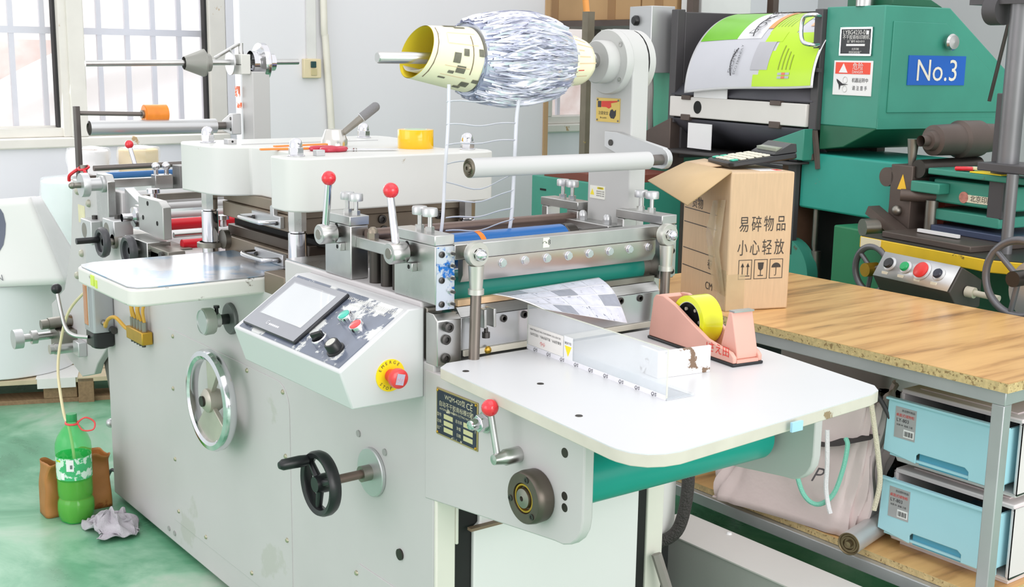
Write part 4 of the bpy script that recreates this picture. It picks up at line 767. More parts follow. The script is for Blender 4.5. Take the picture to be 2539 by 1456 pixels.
MB().grid(lambda u, v: core(v * 0.9 + 0.05, R(-150) + R(120) * u, -0.004 - 0.012 * math.sin(math.pi * u)), 16, 6).build('inner_flap', mat('grey_paper', (206, 204, 200), 0.6), WR, solid=0.0006)
ink = mat('sketch_ink', (112, 110, 96), 0.6, var=0.2, scale=60); inkl = mat('thin_print_line', (120, 100, 80), 0.6)
def cpatch(t0, t1, a0, a1, m_, nm, dr=0.0012): MB().grid(lambda u, v: core(t0 + (t1 - t0) * v, R(a0 + (a1 - a0) * u), dr), 6, 4).build(nm, m_, WR)
for (t0, t1, a0, a1) in ((0.42, 0.55, -12, 6), (0.60, 0.70, 2, 14), (0.52, 0.68, -30, -16), (0.40, 0.50, -34, -28), (0.35, 0.65, 70, 82), (0.55, 0.8, 62, 68), (0.72, 0.86, -62, -48), (0.66, 0.78, -72, -64), (0.88, 0.98, -46, -38), (0.9, 0.99, 4, 16), (0.30, 0.42, -50, -46)):
    cpatch(t0, t1, a0, a1, ink, 'printed_sketch')
cpatch(0.085, 0.10, -60, 60, inkl, 'printed_line'); cpatch(0.78, 0.795, -30, 40, inkl, 'printed_line')
for t0, t1, a0, a1 in ((0.3, 0.9, 21, 22), (0.3, 0.9, 44, 45), (0.28, 0.285, 21, 44), (0.3, 0.75, -20, -19), (0.3, 0.75, -40, -39)): cpatch(t0, t1, a0, a1, mat('faint_print', (226, 196, 160), 0.6), 'printed_line')
def core2(t, a):
    y = 0.43 + 0.068 * t + 0.01 * math.sin(a + 1) * t; r = 0.064 - 0.006 * t - 0.02 * t * max(0, math.sin(a + 0.4)) * 0.9
    return (ROX + r * math.cos(a), y, ROZ + 0.004 + r * math.sin(a))
MB().grid(lambda u, v: core2(v, TA * u), 48, 8).build('paper_core_end', cream_p, WR, solid=0.0008)
for k in range(9):
    a = 60 - 14 * k
    MB().grid(lambda u, v: tuple(Vector(core2(0.35 + 0.45 * u * (0.5 + 0.5 * (k % 3)), R(a - 2 * v))) + Vector((0.001, 0, 0.0006))), 4, 2).build('printed_text', mat('faint_print', (226, 196, 160), 0.6) if k != 6 else letter_rd, WR)
# the winding : a barrel with several hundred loose silver strands
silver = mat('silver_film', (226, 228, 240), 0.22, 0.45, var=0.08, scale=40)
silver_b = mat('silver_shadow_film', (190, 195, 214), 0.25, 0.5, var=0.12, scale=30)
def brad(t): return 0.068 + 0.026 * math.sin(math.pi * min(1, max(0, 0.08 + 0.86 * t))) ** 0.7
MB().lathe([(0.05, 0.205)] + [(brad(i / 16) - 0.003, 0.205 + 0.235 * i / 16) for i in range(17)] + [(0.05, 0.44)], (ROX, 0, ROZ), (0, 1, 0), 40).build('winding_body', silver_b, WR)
st = MB()
for k in range(620):
    a0 = random.random() * TA; tw = random.gauss(0, 0.22); t0 = random.uniform(-0.02, 0.3); t1 = random.uniform(0.6, 1.03); wdt = random.uniform(0.0012, 0.0034); lift = random.uniform(-0.001, 0.005); ph = random.random() * 6
    pts = []; n = 11; v = []
    for i in range(n):
        u = i / (n - 1); t = t0 + (t1 - t0) * u; a = a0 + tw * u + 0.05 * math.sin(5 * u + ph); r = brad(t) + lift * math.sin(math.pi * u) + 0.0012 * math.sin(9 * u + ph)
        c_ = Vector((ROX + r * math.cos(a), 0.205 + 0.235 * t, ROZ + r * math.sin(a))); tan = Vector((-math.sin(a), 0, math.cos(a))); rad = Vector((math.cos(a), 0, math.sin(a)))
        wv = (tan * math.cos(1.2 * math.sin(ph + 3 * u)) + rad * math.sin(1.2 * math.sin(ph + 3 * u))) * wdt
        v += [c_ - wv, c_ + wv]
    st.add(v, [(2 * i, 2 * i + 1, 2 * i + 3, 2 * i + 2) for i in range(n - 1)], True)
w_ = st.build('ribbon_strands', silver, WR); w_['kind'] = 'stuff'
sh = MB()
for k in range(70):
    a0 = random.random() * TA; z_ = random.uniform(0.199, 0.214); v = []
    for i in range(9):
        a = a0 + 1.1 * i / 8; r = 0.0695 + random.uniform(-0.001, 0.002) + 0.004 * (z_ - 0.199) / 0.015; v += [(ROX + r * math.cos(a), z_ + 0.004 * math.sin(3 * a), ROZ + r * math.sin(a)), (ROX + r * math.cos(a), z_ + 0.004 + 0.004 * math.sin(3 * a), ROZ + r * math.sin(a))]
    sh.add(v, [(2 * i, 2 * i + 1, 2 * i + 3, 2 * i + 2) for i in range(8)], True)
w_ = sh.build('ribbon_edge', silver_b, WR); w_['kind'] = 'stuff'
# ladder of waste running from the pull roller up to the reel
film_m = mat('translucent_film', (226, 228, 236), 0.3, var=0.03, alpha=0.8)
def ladder(y0, y1, u): return y0 + (y1 - y0) * u
lft = [(1.66, 0.124, 1.362), (1.66, 0.124, 1.35), (1.66, 0.123, 1.29), (1.66, 0.116, 1.187), (1.66, 0.111, 1.10), (1.657, 0.108, 1.064)]
rgt = [(1.66, 0.298, 1.34), (1.66, 0.296, 1.32), (1.66, 0.292, 1.287), (1.66, 0.288, 1.18), (1.66, 0.284, 1.10), (1.657, 0.281, 1.064)]
MB().ribbon(bez(lft, 6), 0.007, (0.3, 1, 0)).build('waste_strip', film_m, WR, solid=0.0003)
MB().ribbon(bez(rgt, 6), 0.008, (0.3, 1, 0)).build('waste_strip', film_m, WR, solid=0.0003)
for z0, z1, sag in ((1.328, 1.33, 0.0), (1.284, 1.284, 0.003), (1.243, 1.249, 0.0), (1.205, 1.21, -0.004), (1.17, 1.181, 0.022), (1.133, 1.146, 0.012), (1.098, 1.108, 0.006), (1.072, 1.085, 0.01)):
    MB().ribbon([(1.66, 0.118 + 0.172 * i / 10, z0 + (z1 - z0) * i / 10 - sag * math.sin(math.pi * i / 10) + 0.002 * math.sin(i)) for i in range(11)], 0.0035, (0.6, 0, 1)).build('waste_rung', film_m, WR, solid=0.0003)

# ---- things lying on the platen head
HT = 1.18
TR = thing('tape_roll', 'yellow adhesive tape roll lying flat on the cream platen head', 'tape', (0.985, 0.475, HT))
MB().lathe([(0.03, 0), (0.046, 0), (0.0465, 0.001), (0.0465, 0.047), (0.046, 0.048), (0.03, 0.048)], (0.985, 0.475, HT), (0, 0, 1), 48, closed=True).build('tape_winding', mat('yellow_tape', (250, 196, 20), 0.18, var=0.06, scale=12, coat=0.3), TR)
MB().lathe([(0.0275, 0.001), (0.030, 0.001), (0.030, 0.0488), (0.0275, 0.0488)], (0.985, 0.475, HT), (0, 0, 1), 40, closed=True).build('cardboard_core', mat('white_green_core', (206, 226, 206), 0.6), TR)
SCI = thing('scissors', 'scissors with crimson handles lying beside the adjusting cone', 'scissors', (0.99, 0.25, HT))
def loop(cx, cy, rx, ry, rot): return [(cx + rx * math.cos(t) * math.cos(rot) - ry * math.sin(t) * math.sin(rot), cy + rx * math.cos(t) * math.sin(rot) + ry * math.sin(t) * math.cos(rot), HT + 0.0065) for t in [TA * i / 24 for i in range(24)]]
MB().tube(loop(1.005, 0.225, 0.016, 0.034, R(8)), 0.0062, 8, closed=True).build('handle_loop', mat('crimson_handle', (196, 40, 66), 0.3, coat=0.3), SCI)
MB().tube(loop(0.965, 0.215, 0.014, 0.03, R(-6)), 0.006, 8, closed=True).build('handle_loop', MATS['crimson_handle'], SCI)
for a, b in (((1.01, 0.255), (1.045, 0.385)), ((0.98, 0.245), (1.035, 0.385))):
    d = Vector((b[0] - a[0], b[1] - a[1], 0)); q = Matrix.Rotation(math.atan2(d.y, d.x), 3, 'Z')
    MB().obox(((a[0] + b[0]) / 2, (a[1] + b[1]) / 2, HT + 0.004), (d.length, 0.009, 0.002), q).build('blade', chrome, SCI, bevel=0.0006)
MB().cyl((1.012, 0.28, HT), (1.012, 0.28, HT + 0.008), 0.005).build('pivot_screw', steel, SCI)
op = mat('orange_plastic', (252, 148, 70), 0.4)
OC = thing('plastic_strip', 'pair of orange plastic strips lying behind the front cap nut', 'strip', (0.90, 0.2, HT))
MB().obox((0.905, 0.165, HT + 0.003), (0.012, 0.17, 0.005), Matrix.Rotation(R(-8), 3, 'Z')).build('strip', op, OC, bevel=0.001)
MB().obox((0.88, 0.22, HT + 0.009), (0.012, 0.20, 0.004), Matrix.Rotation(R(6), 3, 'Z')).build('strip', op, OC, bevel=0.001)
cb = MB().box(1.085, 1.105, 0.125, 0.147, HT, HT + 0.014).build('steel_block', alu, None, bevel=0.001); tag(cb, 'small bright metal cube in front of the crimson scissors', 'block')
cb = thing('drilled_block', 'tiny drilled metal block beside the far left cap nut', 'block', (0.66, 0.10, HT))
MB().box(0.645, 0.672, 0.095, 0.12, HT, HT + 0.013).build('block_body', alu, cb, bevel=0.001); MB().cyl((0.672, 0.108, HT + 0.007), (0.6725, 0.108, HT + 0.007), 0.003, n=10).build('drill_hole', dark_gap, cb)

# ---- things on the white outfeed table
TZ = 0.8506
acr = mat('clear_acrylic', (232, 238, 242), 0.06, var=0.0, alpha=0.4)
acr_e = mat('acrylic_edge', (226, 230, 216), 0.2, var=0.02, alpha=0.75)
AG = thing('acrylic_guide', 'clear acrylic angle guide with caution stickers standing on the white table', 'guide', (2.04, 0.2, TZ))
Ta = frame((1.825, 0.203), -4.5)
LG = 0.43
MB(Ta).box(0, LG, 0.0, 0.003, TZ + 0.004, TZ + 0.088).build('upright_wall', acr, AG)
MB(Ta).box(0, LG, 0.0, 0.003, TZ + 0.088, TZ + 0.0892).box(LG, LG + 0.0012, 0.0, 0.003, TZ + 0.004, TZ + 0.089).box(-0.0012, 0, 0, 0.003, TZ + 0.004, TZ + 0.089).build('polished_edge', acr_e, AG)
MB(Ta).box(0, LG, 0.0, 0.062, TZ + 0.001, TZ + 0.0045).build('foot_strip', acr, AG)
MB(Ta).box(0.0, LG, -0.0006, 0.0, TZ + 0.0, TZ + 0.009).build('backing_tape', mat('white_tape_strip', (234, 234, 240), 0.4, var=0.05, scale=30), AG)
MB(Ta).box(0.0, LG, 0.002, 0.06, TZ + 0.0002, TZ + 0.001).build('printed_backing', mat('printed_backing', (216, 220, 226), 0.5, var=0.08, scale=40, stretch=(30, 3, 1)), AG)
for i in range(9): text('Q/S', Ta @ Vector((0.03 + 0.046 * i, -0.0007, TZ + 0.004)), Ta.to_3x3() @ Vector((1, 0, 0)), (0, 0, 1), 0.009, letter_dk, AG, shear=0.3)
xd = Ta.to_3x3() @ Vector((-1, 0, 0)); zd = Vector((0, 0, -1))
MB(Ta).box(0.004, 0.125, -0.0009, -0.0002, TZ + 0.01, TZ + 0.05).build('caution_label', mat('white_caution_label', (236, 234, 230), 0.5), AG)
text('小心', Ta @ Vector((0.056, -0.0011, TZ + 0.02)), xd, zd, 0.009, letter_rd, AG)
text('设备运转中，禁止把手伸入（切口以内）', Ta @ Vector((0.064, -0.0011, TZ + 0.034)), xd, zd, 0.0062, letter_dk, AG)
text('DO NOT PUT HANDS INTO THE CUTTING AREA', Ta @ Vector((0.064, -0.0011, TZ + 0.043)), xd, zd, 0.0048, letter_dk, AG)
MB(Ta).box(0.128, 0.156, -0.0009, -0.0002, TZ + 0.008, TZ + 0.052).build('warning_label', mat('clear_white_label', (234, 236, 238), 0.5), AG)
MB(Ta).prism([(0.131, TZ + 0.034), (0.153, TZ + 0.034), (0.142, TZ + 0.014)], 'xz', -0.0013, -0.0009).build('yellow_triangle', mat('warning_yellow', (246, 226, 40), 0.5), AG)
text('当心机械', Ta @ Vector((0.142, -0.0011, TZ + 0.04)), xd, zd, 0.0055, letter_dk, AG)

SB = MB(frame((2.135, 0.262), -8)).box(0, 0.006, 0, 0.115, TZ, TZ + 0.05).box(-0.05, 0.006, -0.004, 0.002, TZ, TZ + 0.05).build('stop_angle', mat('chipped_white_stop', (238, 236, 236), 0.45, var=0.02, chips=(128, 104, 84), chip_amt=0.42, chip_scale=26), None, bevel=0.0008)
tag(SB, 'chipped white painted steel stop angle behind the acrylic guide', 'stop')

# printed label sheet curling out of the nip
LS = thing('label_sheet', 'printed grey label sheet curling out of the green nip roller', 'sheet', (1.86, 0.28, 0.92))
def lsf(u, v, n=0.0):      # u across, v outwards
    A = Vector((1.795, 0.135, 0.962)); B_ = Vector((1.79, 0.415, 0.968)); C_ = Vector((1.90, 0.40, 0.892)); D_ = Vector((1.945, 0.145, 0.958))
    p = A * (1 - u) * (1 - v) + B_ * u * (1 - v) + C_ * u * v + D_ * (1 - u) * v
    p += Vector((0.3, 0, 1)) * 0.016 * math.sin(math.pi * v) * (0.3 + 0.7 * u) + Vector((0, 0, n)); return p
lp_ = mat('grey_label_print', (208, 210, 222), 0.35, var=0.12, scale=55, chips=(120, 124, 142), chip_amt=0.36, chip_scale=70)
MB().grid(lambda u, v: lsf(u, v), 20, 16).build('sheet_liner', mat('white_liner', (240, 240, 242), 0.3), LS, solid=0.0003)
for i in range(4):
    for j in range(5):
        u0 = 0.03 + 0.194 * j; v0 = 0.04 + 0.245 * i
        MB().grid(lambda u, v: lsf(u0 + 0.19 * u, v0 + 0.225 * v, 0.0006), 4, 4).build('printed_label', lp_ if (i + 2 * j) % 5 else mat('dark_label_print', (150, 154, 166), 0.4, var=0.1, scale=60), LS)

# pink tape dispenser
TD = thing('tape_dispenser', 'dusty pink desk tape dispenser on the white outfeed table', 'dispenser', (2.02, 0.49, TZ))
Td = frame((1.893, 0.505), -7.5)
pink = mat('dusty_pink_plastic', (224, 170, 154), 0.4, var=0.06, scale=9, chips=(196, 130, 110), chip_amt=0.3, chip_scale=10)
side = [(0.0, 0.006), (0.012, 0.086), (0.02, 0.095), (0.045, 0.097), (0.085, 0.085), (0.135, 0.062), (0.19, 0.038), (0.262, 0.026), (0.272, 0.018), (0.272, 0.006)]
for y0, y1 in ((-0.035, -0.026), (0.026, 0.035)): MB(Td).prism([(a, TZ + b) for a, b in side], 'xz', y0, y1).build('side_wall', pink, TD, bevel=0.002)
MB(Td).prism([(0.0, TZ + 0.006), (0.0035, TZ + 0.04), (0.012, TZ + 0.04), (0.012, TZ + 0.012), (0.272, TZ + 0.012), (0.272, TZ + 0.006)], 'xz', -0.026, 0.026).build('base_tray', pink, TD)
MB(Td).prism([(0.004, TZ + 0.02), (0.012, TZ + 0.086), (0.02, TZ + 0.095), (0.03, TZ + 0.09), (0.016, TZ + 0.02)], 'xz', -0.026, 0.026).build('back_wall', pink, TD, bevel=0.001)
MB(Td).prism([(0.212, TZ + 0.012), (0.236, TZ + 0.098), (0.246, TZ + 0.1), (0.266, TZ + 0.026), (0.266, TZ + 0.012)], 'xz', -0.022, 0.028).build('cutter_horn', pink, TD, bevel=0.002)
MB(Td).box(0.236, 0.252, -0.021, 0.027, TZ + 0.099, TZ + 0.102).build('cutter_blade', steel, TD)
MB(Td).box(-0.002, 0.274, -0.037, 0.037, TZ, TZ + 0.006).build('rubber_base', black_pl, TD, bevel=0.002)
text('|さえ田', Td @ Vector((0.225, -0.0352, TZ + 0.024)), Td.to_3x3() @ Vector((1, 0, 0.0)), Td.to_3x3() @ Vector((0, 0, 1)), 0.022, letter_rd, TD)
TT = thing('packing_tape', 'lime yellow tape roll on a black core inside the pink dispenser', 'tape', (1.99, 0.49, TZ + 0.03))
tc_ = Td @ Vector((0.115, 0.0, TZ + 0.058))
yax = Td.to_3x3() @ Vector((0, 1, 0))
MB().lathe([(0.038, -0.024), (0.05, -0.024), (0.05, 0.024), (0.038, 0.024)], tc_, yax, 56, closed=True).build('tape_winding', mat('lime_tape', (226, 232, 30), 0.15, var=0.06, scale=5, coat=0.4), TT)
MB().lathe([(0.0365, -0.0235), (0.038, -0.0242), (0.038, 0.0242), (0.0365, 0.0235)], tc_, yax, 48, closed=True).build('paper_core', mat('pale_core', (214, 220, 206), 0.6), TT)
MB().lathe([(0.0, -0.012), (0.018, -0.012), (0.03, -0.018), (0.0363, -0.024), (0.0363, 0.024), (0.03, 0.018), (0.0, 0.012)], tc_, yax, 40).build('hub_wheel', black_pl, TT)
for a in range(0, 360, 60): MB().cyl(tc_ + yax * -0.0195 + Vector((0.025 * math.cos(R(a)), 0, 0.025 * math.sin(R(a)))), tc_ + yax * -0.016 + Vector((0.025 * math.cos(R(a)), 0, 0.025 * math.sin(R(a)))), 0.0035, n=10).build('hub_hole', mat('hub_hole_grey', (170, 164, 150), 0.5), TT)

# ================================================================== left floor : bottle, brown bag, rag
BX, BY = 0.05, -0.158
BT = thing('drink_bottle', 'green plastic drink bottle half filled with yellow oil on the floor', 'bottle', (BX, BY, 0))
pet = mat('green_pet', (40, 214, 90), 0.06, var=0.0, alpha=0.42)
prof = [(0.0, 0.006), (0.02, 0.006), (0.036, 0.001), (0.046, 0.003), (0.053, 0.02), (0.0545, 0.045), (0.053, 0.066), (0.048, 0.076), (0.0505, 0.084), (0.0515, 0.10), (0.0515, 0.205), (0.053, 0.215), (0.0535, 0.232), (0.052, 0.248), (0.045, 0.268), (0.033, 0.288), (0.021, 0.302), (0.0155, 0.309), (0.0155, 0.317)]
def petal(prf, c, nm, m_, par, amp=0.10):
    b_ = MB(); n = 40; v = []
    for r, hh in prf:
        for i in range(n):
            a = TA * i / n; rr = r * (1 - amp * (0.5 + 0.5 * math.cos(5 * a)) * max(0, 1 - hh / 0.04)) if hh < 0.04 else r
            v.append((c[0] + rr * math.cos(a), c[1] + rr * math.sin(a), c[2] + hh))
    b_.add(v, [(j * n + i, j * n + (i + 1) % n, (j + 1) * n + (i + 1) % n, (j + 1) * n + i) for j in range(len(prf) - 1) for i in range(n)], True)
    return b_.build(nm, m_, par)
petal(prof, (BX, BY, 0), 'bottle_shell', pet, BT)
liq = [(0.0, 0.008)] + [(r - 0.0025, h_ + 0.002) for r, h_ in prof[2:11] if h_ < 0.16] + [(0.0488, 0.135), (0.0, 0.135)]
petal(liq, (BX, BY, 0), 'oil', mat('yellow_green_oil', (150, 160, 50), 0.1, var=0.05, alpha=0.85), BT)
lab = mat('green_white_label', (70, 186, 120), 0.4, var=0.12, scale=25, chips=(214, 238, 222), chip_amt=0.5, chip_scale=30)
MB().lathe([(0.0523, 0.142), (0.0523, 0.212)], (BX, BY, 0), (0, 0, 1), 40).build('paper_label', lab, BT)
def blabel(a0, a1, z0, z1, m_, nm): MB().grid(lambda u, v: (BX + 0.0529 * math.cos(R(a0 + (a1 - a0) * u)), BY + 0.0529 * math.sin(R(a0 + (a1 - a0) * u)), z0 + (z1 - z0) * v), 6, 2).build(nm, m_, BT)
blabel(-42, -18, 0.172, 0.208, white_pl, 'white_field'); blabel(-30, -22, 0.180, 0.192, mat('grey_barcode', (120, 130, 130), 0.5, var=0.5, scale=200), 'small_print'); blabel(-86, -64, 0.199, 0.204, mat('lime_print', (190, 220, 30), 0.5), 'lime_bar'); blabel(-62, -50, 0.145, 0.166, white_pl, 'white_field')
MB().lathe([(0.0, 0.338), (0.0148, 0.338), (0.0158, 0.335), (0.0158, 0.315), (0.0, 0.315)], (BX, BY, 0), (0, 0, 1), 28).build('screw_cap', mat('green_cap', (40, 150, 84), 0.4), BT)
MB().torus((BX, BY, 0.309), (0.1, 0.0, 1), 0.0175, 0.0035, 28, 8).tube(bez([(BX + 0.014, BY + 0.012, 0.311), (BX + 0.02, BY + 0.035, 0.325), (BX + 0.03, BY + 0.058, 0.31), (BX + 0.04, BY + 0.05, 0.29), (BX + 0.03, BY + 0.022, 0.29), (BX + 0.014, BY + 0.012, 0.311)], 6), 0.0026, 6).build('red_cord', mat('red_cord', (238, 84, 84), 0.5), BT)

BB = thing('paper_bag', 'crumpled brown paper bag standing behind the green bottle', 'bag', (-0.04, -0.13, 0))
kraft = mat('oily_kraft_paper', (176, 118, 62), 0.5, var=0.14, scale=9, chips=(150, 84, 36), chip_amt=0.4, chip_scale=6, bump=0.25, bscale=20)
def perim(u, w, d, r=0.012):
    """point and outward direction on a rounded rectangle, u 0..1"""
    pts = rrect(-d / 2, d / 2, -w / 2, w / 2, r, 3); n = len(pts); L_ = [0]
    for i in range(n): L_.append(L_[-1] + math.dist(pts[i], pts[(i + 1) % n]))
    q = (u % 1.0) * L_[-1]
    for i in range(n):
        if q <= L_[i + 1] + 1e-9:
            f = (q - L_[i]) / max(1e-9, L_[i + 1] - L_[i]); a, b = pts[i], pts[(i + 1) % n]
            return (a[0] + (b[0] - a[0]) * f, a[1] + (b[1] - a[1]) * f)
    return pts[0]
def bagf(u, v):
    x, y = perim(u, 0.205, 0.085); nz_ = noise.noise(Vector((x * 14, y * 14, v * 3))) * 0.010 * (0.3 + v)
    k_ = 1.0 - 0.05 * v; top = 0.172 + 0.09 * y + 0.014 * math.sin(40 * y) + 0.02 * noise.noise(Vector((x * 20, y * 20, 3)))
    curl = 0.02 * max(0, v - 0.86) / 0.14
    return (-0.045 + x * k_ + nz_ + curl * (1 if x > 0 else 0.3), -0.13 + y * k_ + nz_ * 0.5, 0.001 + v * top)
MB().grid(bagf, 80, 18).build('bag_wall', kraft, BB, solid=0.0012)
MB().box(-0.082, -0.008, -0.225, -0.035, 0.001, 0.004).build('bag_bottom', kraft, BB)

rag_m = mat('grey_cotton_rag', (186, 181, 188), 0.95, var=0.14, scale=22, bump=0.4, bscale=260)
def ragf(u, v):
    p = Vector((u * 3.2, v * 3.0, 0.3)); n1 = noise.noise(p * 1.5); n2 = noise.noise(p * 1.5 + Vector((9, 2, 4))); n3 = noise.noise(p * 1.3 + Vector((3, 7, 1))); n4 = noise.noise(p * 3.2 + Vector((1, 1, 8)))
    r2 = min(1.0, ((u - 0.5) ** 2 + (v - 0.5) ** 2) * 3.6)
    return (0.19 + 0.18 * (u - 0.5) + 0.045 * n1, min(-0.006, -0.095 + 0.125 * (v - 0.5) + 0.04 * n2), max(0.003, 0.012 + 0.05 * (1 - r2) * (0.75 + 0.9 * n3) + 0.016 * n4))
rg = MB().grid(ragf, 70, 60).build('cleaning_rag', rag_m, None, solid=0.003); tag(rg, 'crumpled grey cleaning rag on the floor against the cabinet', 'rag')

# ================================================================== pallet and rolls by the window
PT = thing('wooden_pallet', 'low wooden pallet under the white paper rolls', 'pallet', (-1.6, 0.2, 0))
Tp = frame((-1.337, -0.023), 69)
wood_p = mat('pallet_wood', (150, 122, 92), 0.7, var=0.18, scale=12, stretch=(1, 8, 8))
for u0 in (-0.55, 0.165, 0.62):
    for k in range(2): MB(Tp).box(u0, u0 + 0.13, 0.02 + 0.45 * k, 0.14 + 0.45 * k, 0.018, 0.085).build('block', wood_p, PT, bevel=0.003)
MB(Tp).box(0.30, 0.36, 0.0, 0.05, 0.0, 0.1).build('block', wood_p, PT)
for k in range(2): MB(Tp).box(-0.6, 0.8, 0.02 + 0.45 * k, 0.14 + 0.45 * k, 0.0, 0.018).build('skid_board', wood_p, PT)
for k in range(5): MB(Tp).box(-0.6, 0.8, 0.0 + 0.155 * k, 0.13 + 0.155 * k, 0.086, 0.106).build('deck_board', mat('pale_pallet_board', (206, 190, 160), 0.7, var=0.12, scale=10), PT, bevel=0.002)
wp_ = MB(Tp).box(0.14, 0.30, -0.004, 0.20, 0.107, 0.110).box(0.145, 0.292, -0.006, -0.002, 0.068, 0.108).build('paper_wrapper', mat('torn_white_paper', (232, 231, 228), 0.6, var=0.03), None); tag(wp_, 'torn white paper folded over the edge of the pallet', 'paper')
paper = mat('white_paper_roll', (236, 238, 240), 0.6, var=0.015, scale=3)
def proll(name, label, c, r, z0, z1, m_, core_=0.04):
    t = thing(name, label, 'roll', (c[0], c[1], z0), None)
    MB().lathe([(core_, z0), (r - 0.004, z0), (r, z0 + 0.004), (r, z1 - 0.004), (r - 0.004, z1), (core_, z1)], (c[0], c[1], 0), (0, 0, 1), 64).build('paper_winding', m_, t)
    MB().lathe([(core_ - 0.004, z0), (core_, z0), (core_, z1 + 0.001), (core_ - 0.004, z1 + 0.001)], (c[0], c[1], 0), (0, 0, 1), 28, closed=True).build('roll_core', mat('brown_core', (170, 130, 90), 0.7), t)
    return t
proll('paper_roll', 'large white paper roll standing on the pallet below the white bag', (-1.62, 0.07), 0.30, 0.111, 0.49, paper)
wrap_m = mat('stretch_film', (246, 248, 250), 0.12, var=0.02, alpha=0.32)
def wrapped(c, r, z0, z1, nm, lab, m_, seed):
    t = proll(nm, lab, c, r, z0, z1, m_)
    rnd = random.Random(seed)
    MB().grid(lambda u, v: (c[0] + (r + 0.006 + 0.005 * math.sin(17 * u * TA / 6 + 9 * v) * math.sin(5 * v)) * math.cos(TA * u), c[1] + (r + 0.006 + 0.005 * math.sin(13 * u * TA / 6 + 7 * v)) * math.sin(TA * u), z0 + (z1 - z0 + 0.008) * v), 48, 12).grid(lambda u, v: (c[0] + (r + 0.004) * v * math.cos(TA * u), c[1] + (r + 0.004) * v * math.sin(TA * u), z1 + 0.008 + 0.004 * math.sin(9 * u * TA / 3 + 6 * v)), 40, 6).build('stretch_wrap', wrap_m, t)
    return t
wrapped((-1.68, 0.53), 0.15, 0.111, 0.60, 'paper_roll', 'tall white roll behind the white bag under the mint roll', paper, 1)
wrapped((-1.66, 0.44), 0.155, 0.60, 0.865, 'film_roll', 'mint white roll wrapped in clear stretch film', mat('mint_white_roll', (226, 242, 236), 0.5, var=0.01), 2)
wrapped((-1.74, 0.51), 0.085, 0.874, 0.985, 'film_roll', 'pinkish white wrapped roll stacked on the mint roll', mat('pinkish_white_roll', (240, 232, 232), 0.5, var=0.01), 3)
proll('paper_roll', 'tall white roll hidden behind the infeed rollers carrying the tan roll', (-1.72, 0.835), 0.13, 0.111, 0.87, paper)
wrapped((-1.70, 0.72), 0.085, 0.872, 0.985, 'film_roll', 'tan kraft roll standing beside the pinkish wrapped roll', mat('tan_roll', (226, 196, 130), 0.5, var=0.04, scale=6), 4)

SBG = thing('shopping_bag', 'white paper shopping bag with dark brush stroke lying on the large paper roll', 'bag', (-1.45, 0.05, 0.5))
bagw = mat('white_card', (242, 241, 239), 0.5, var=0.012, scale=3)
Tb = frame((-1.395, -0.22), 72)
def bw_(u, v):      # front face leaning back
    x = -0.10 + 0.58 * u * (1 - 0.20 * v); z = 0.494 + 0.345 * v - 0.02 * v * (1 - u) * 1.5
    return Tb @ Vector((x, -0.01 + 0.05 * v + 0.018 * math.sin(math.pi * u) * math.sin(math.pi * v), z))
MB().grid(bw_, 20, 12).build('front_panel', bagw, SBG, solid=0.002)
MB().grid(lambda u, v: Vector(bw_(1.0, v)) + Tb.to_3x3() @ Vector((0.09 * u * (1 - 0.6 * v) , 0.12 * u * (1 - v * 0.6), 0)), 6, 10).build('side_gusset', mat('grey_white_card', (226, 226, 226), 0.5), SBG, solid=0.002)
MB().grid(lambda u, v: Vector(bw_(u, v)) + Tb.to_3x3() @ Vector((0.02, 0.14 - 0.1 * v, 0)), 12, 8).build('back_panel', bagw, SBG, solid=0.002)
stroke = [(0.735, 0.90), (0.74, 0.84), (0.735, 0.72), (0.72, 0.60), (0.70, 0.48), (0.67, 0.38)]
sm_ = MB(); v = []
for i, (u_, v_) in enumerate(stroke):
    w2_ = [0.004, 0.02, 0.027, 0.024, 0.018, 0.004][i]
    for s_ in (-1, 1): v.append(Vector(bw_(u_ - 0.01 * i + s_ * w2_, v_)) + Tb.to_3x3() @ Vector((0, -0.003, 0)))
sm_.add(v, [(2 * i, 2 * i + 1, 2 * i + 3, 2 * i + 2) for i in range(5)], True); sm_.build('brush_stroke', mat('slate_ink', (112, 116, 134), 0.5), SBG)
p0_ = Vector(bw_(0.60, 0.10)); p1_ = Vector(bw_(0.70, 0.10))
text('MAN', p0_ + Tb.to_3x3() @ Vector((-0.03, -0.004, 0)), p1_ - p0_, Vector(bw_(0.6, 0.2)) - p0_, 0.035, mat('grey_serif_print', (130, 130, 136), 0.5), SBG, lift=0.002)
# ================================================================== wooden work table, boxes, bags, drawers
wd = bpy.data.materials.new('striped_wood_laminate'); wd.use_nodes = True; MATS['striped_wood_laminate'] = wd
nt = wd.node_tree; b = nt.nodes['Principled BSDF']; tc = nt.nodes.new('ShaderNodeTexCoord'); mp = nt.nodes.new('ShaderNodeMapping')
mp.inputs['Rotation'].default_value = (0, 0, R(-52)); mp.inputs['Scale'].default_value = (7.0, 0.7, 1.0); nt.links.new(tc.outputs['Object'], mp.inputs['Vector'])
nz = nt.nodes.new('ShaderNodeTexNoise'); nz.inputs['Scale'].default_value = 2.6; nz.inputs['Detail'].default_value = 9; nz.inputs['Roughness'].default_value = 0.6; nz.inputs['Distortion'].default_value = 0.35; nt.links.new(mp.outputs['Vector'], nz.inputs['Vector'])
rp = nt.nodes.new('ShaderNodeValToRGB'); e = rp.color_ramp.elements; e[0].position = 0.30; e[0].color = lin((150, 112, 74)); e[1].position = 0.62; e[1].color = lin((232, 186, 124))
q_ = e.new(0.42); q_.color = lin((206, 158, 102)); q_ = e.new(0.50); q_.color = lin((222, 176, 116))
nt.links.new(nz.outputs['Fac'], rp.inputs['Fac']); nt.links.new(rp.outputs['Color'], b.inputs['Base Color']); b.inputs['Roughness'].default_value = 0.28
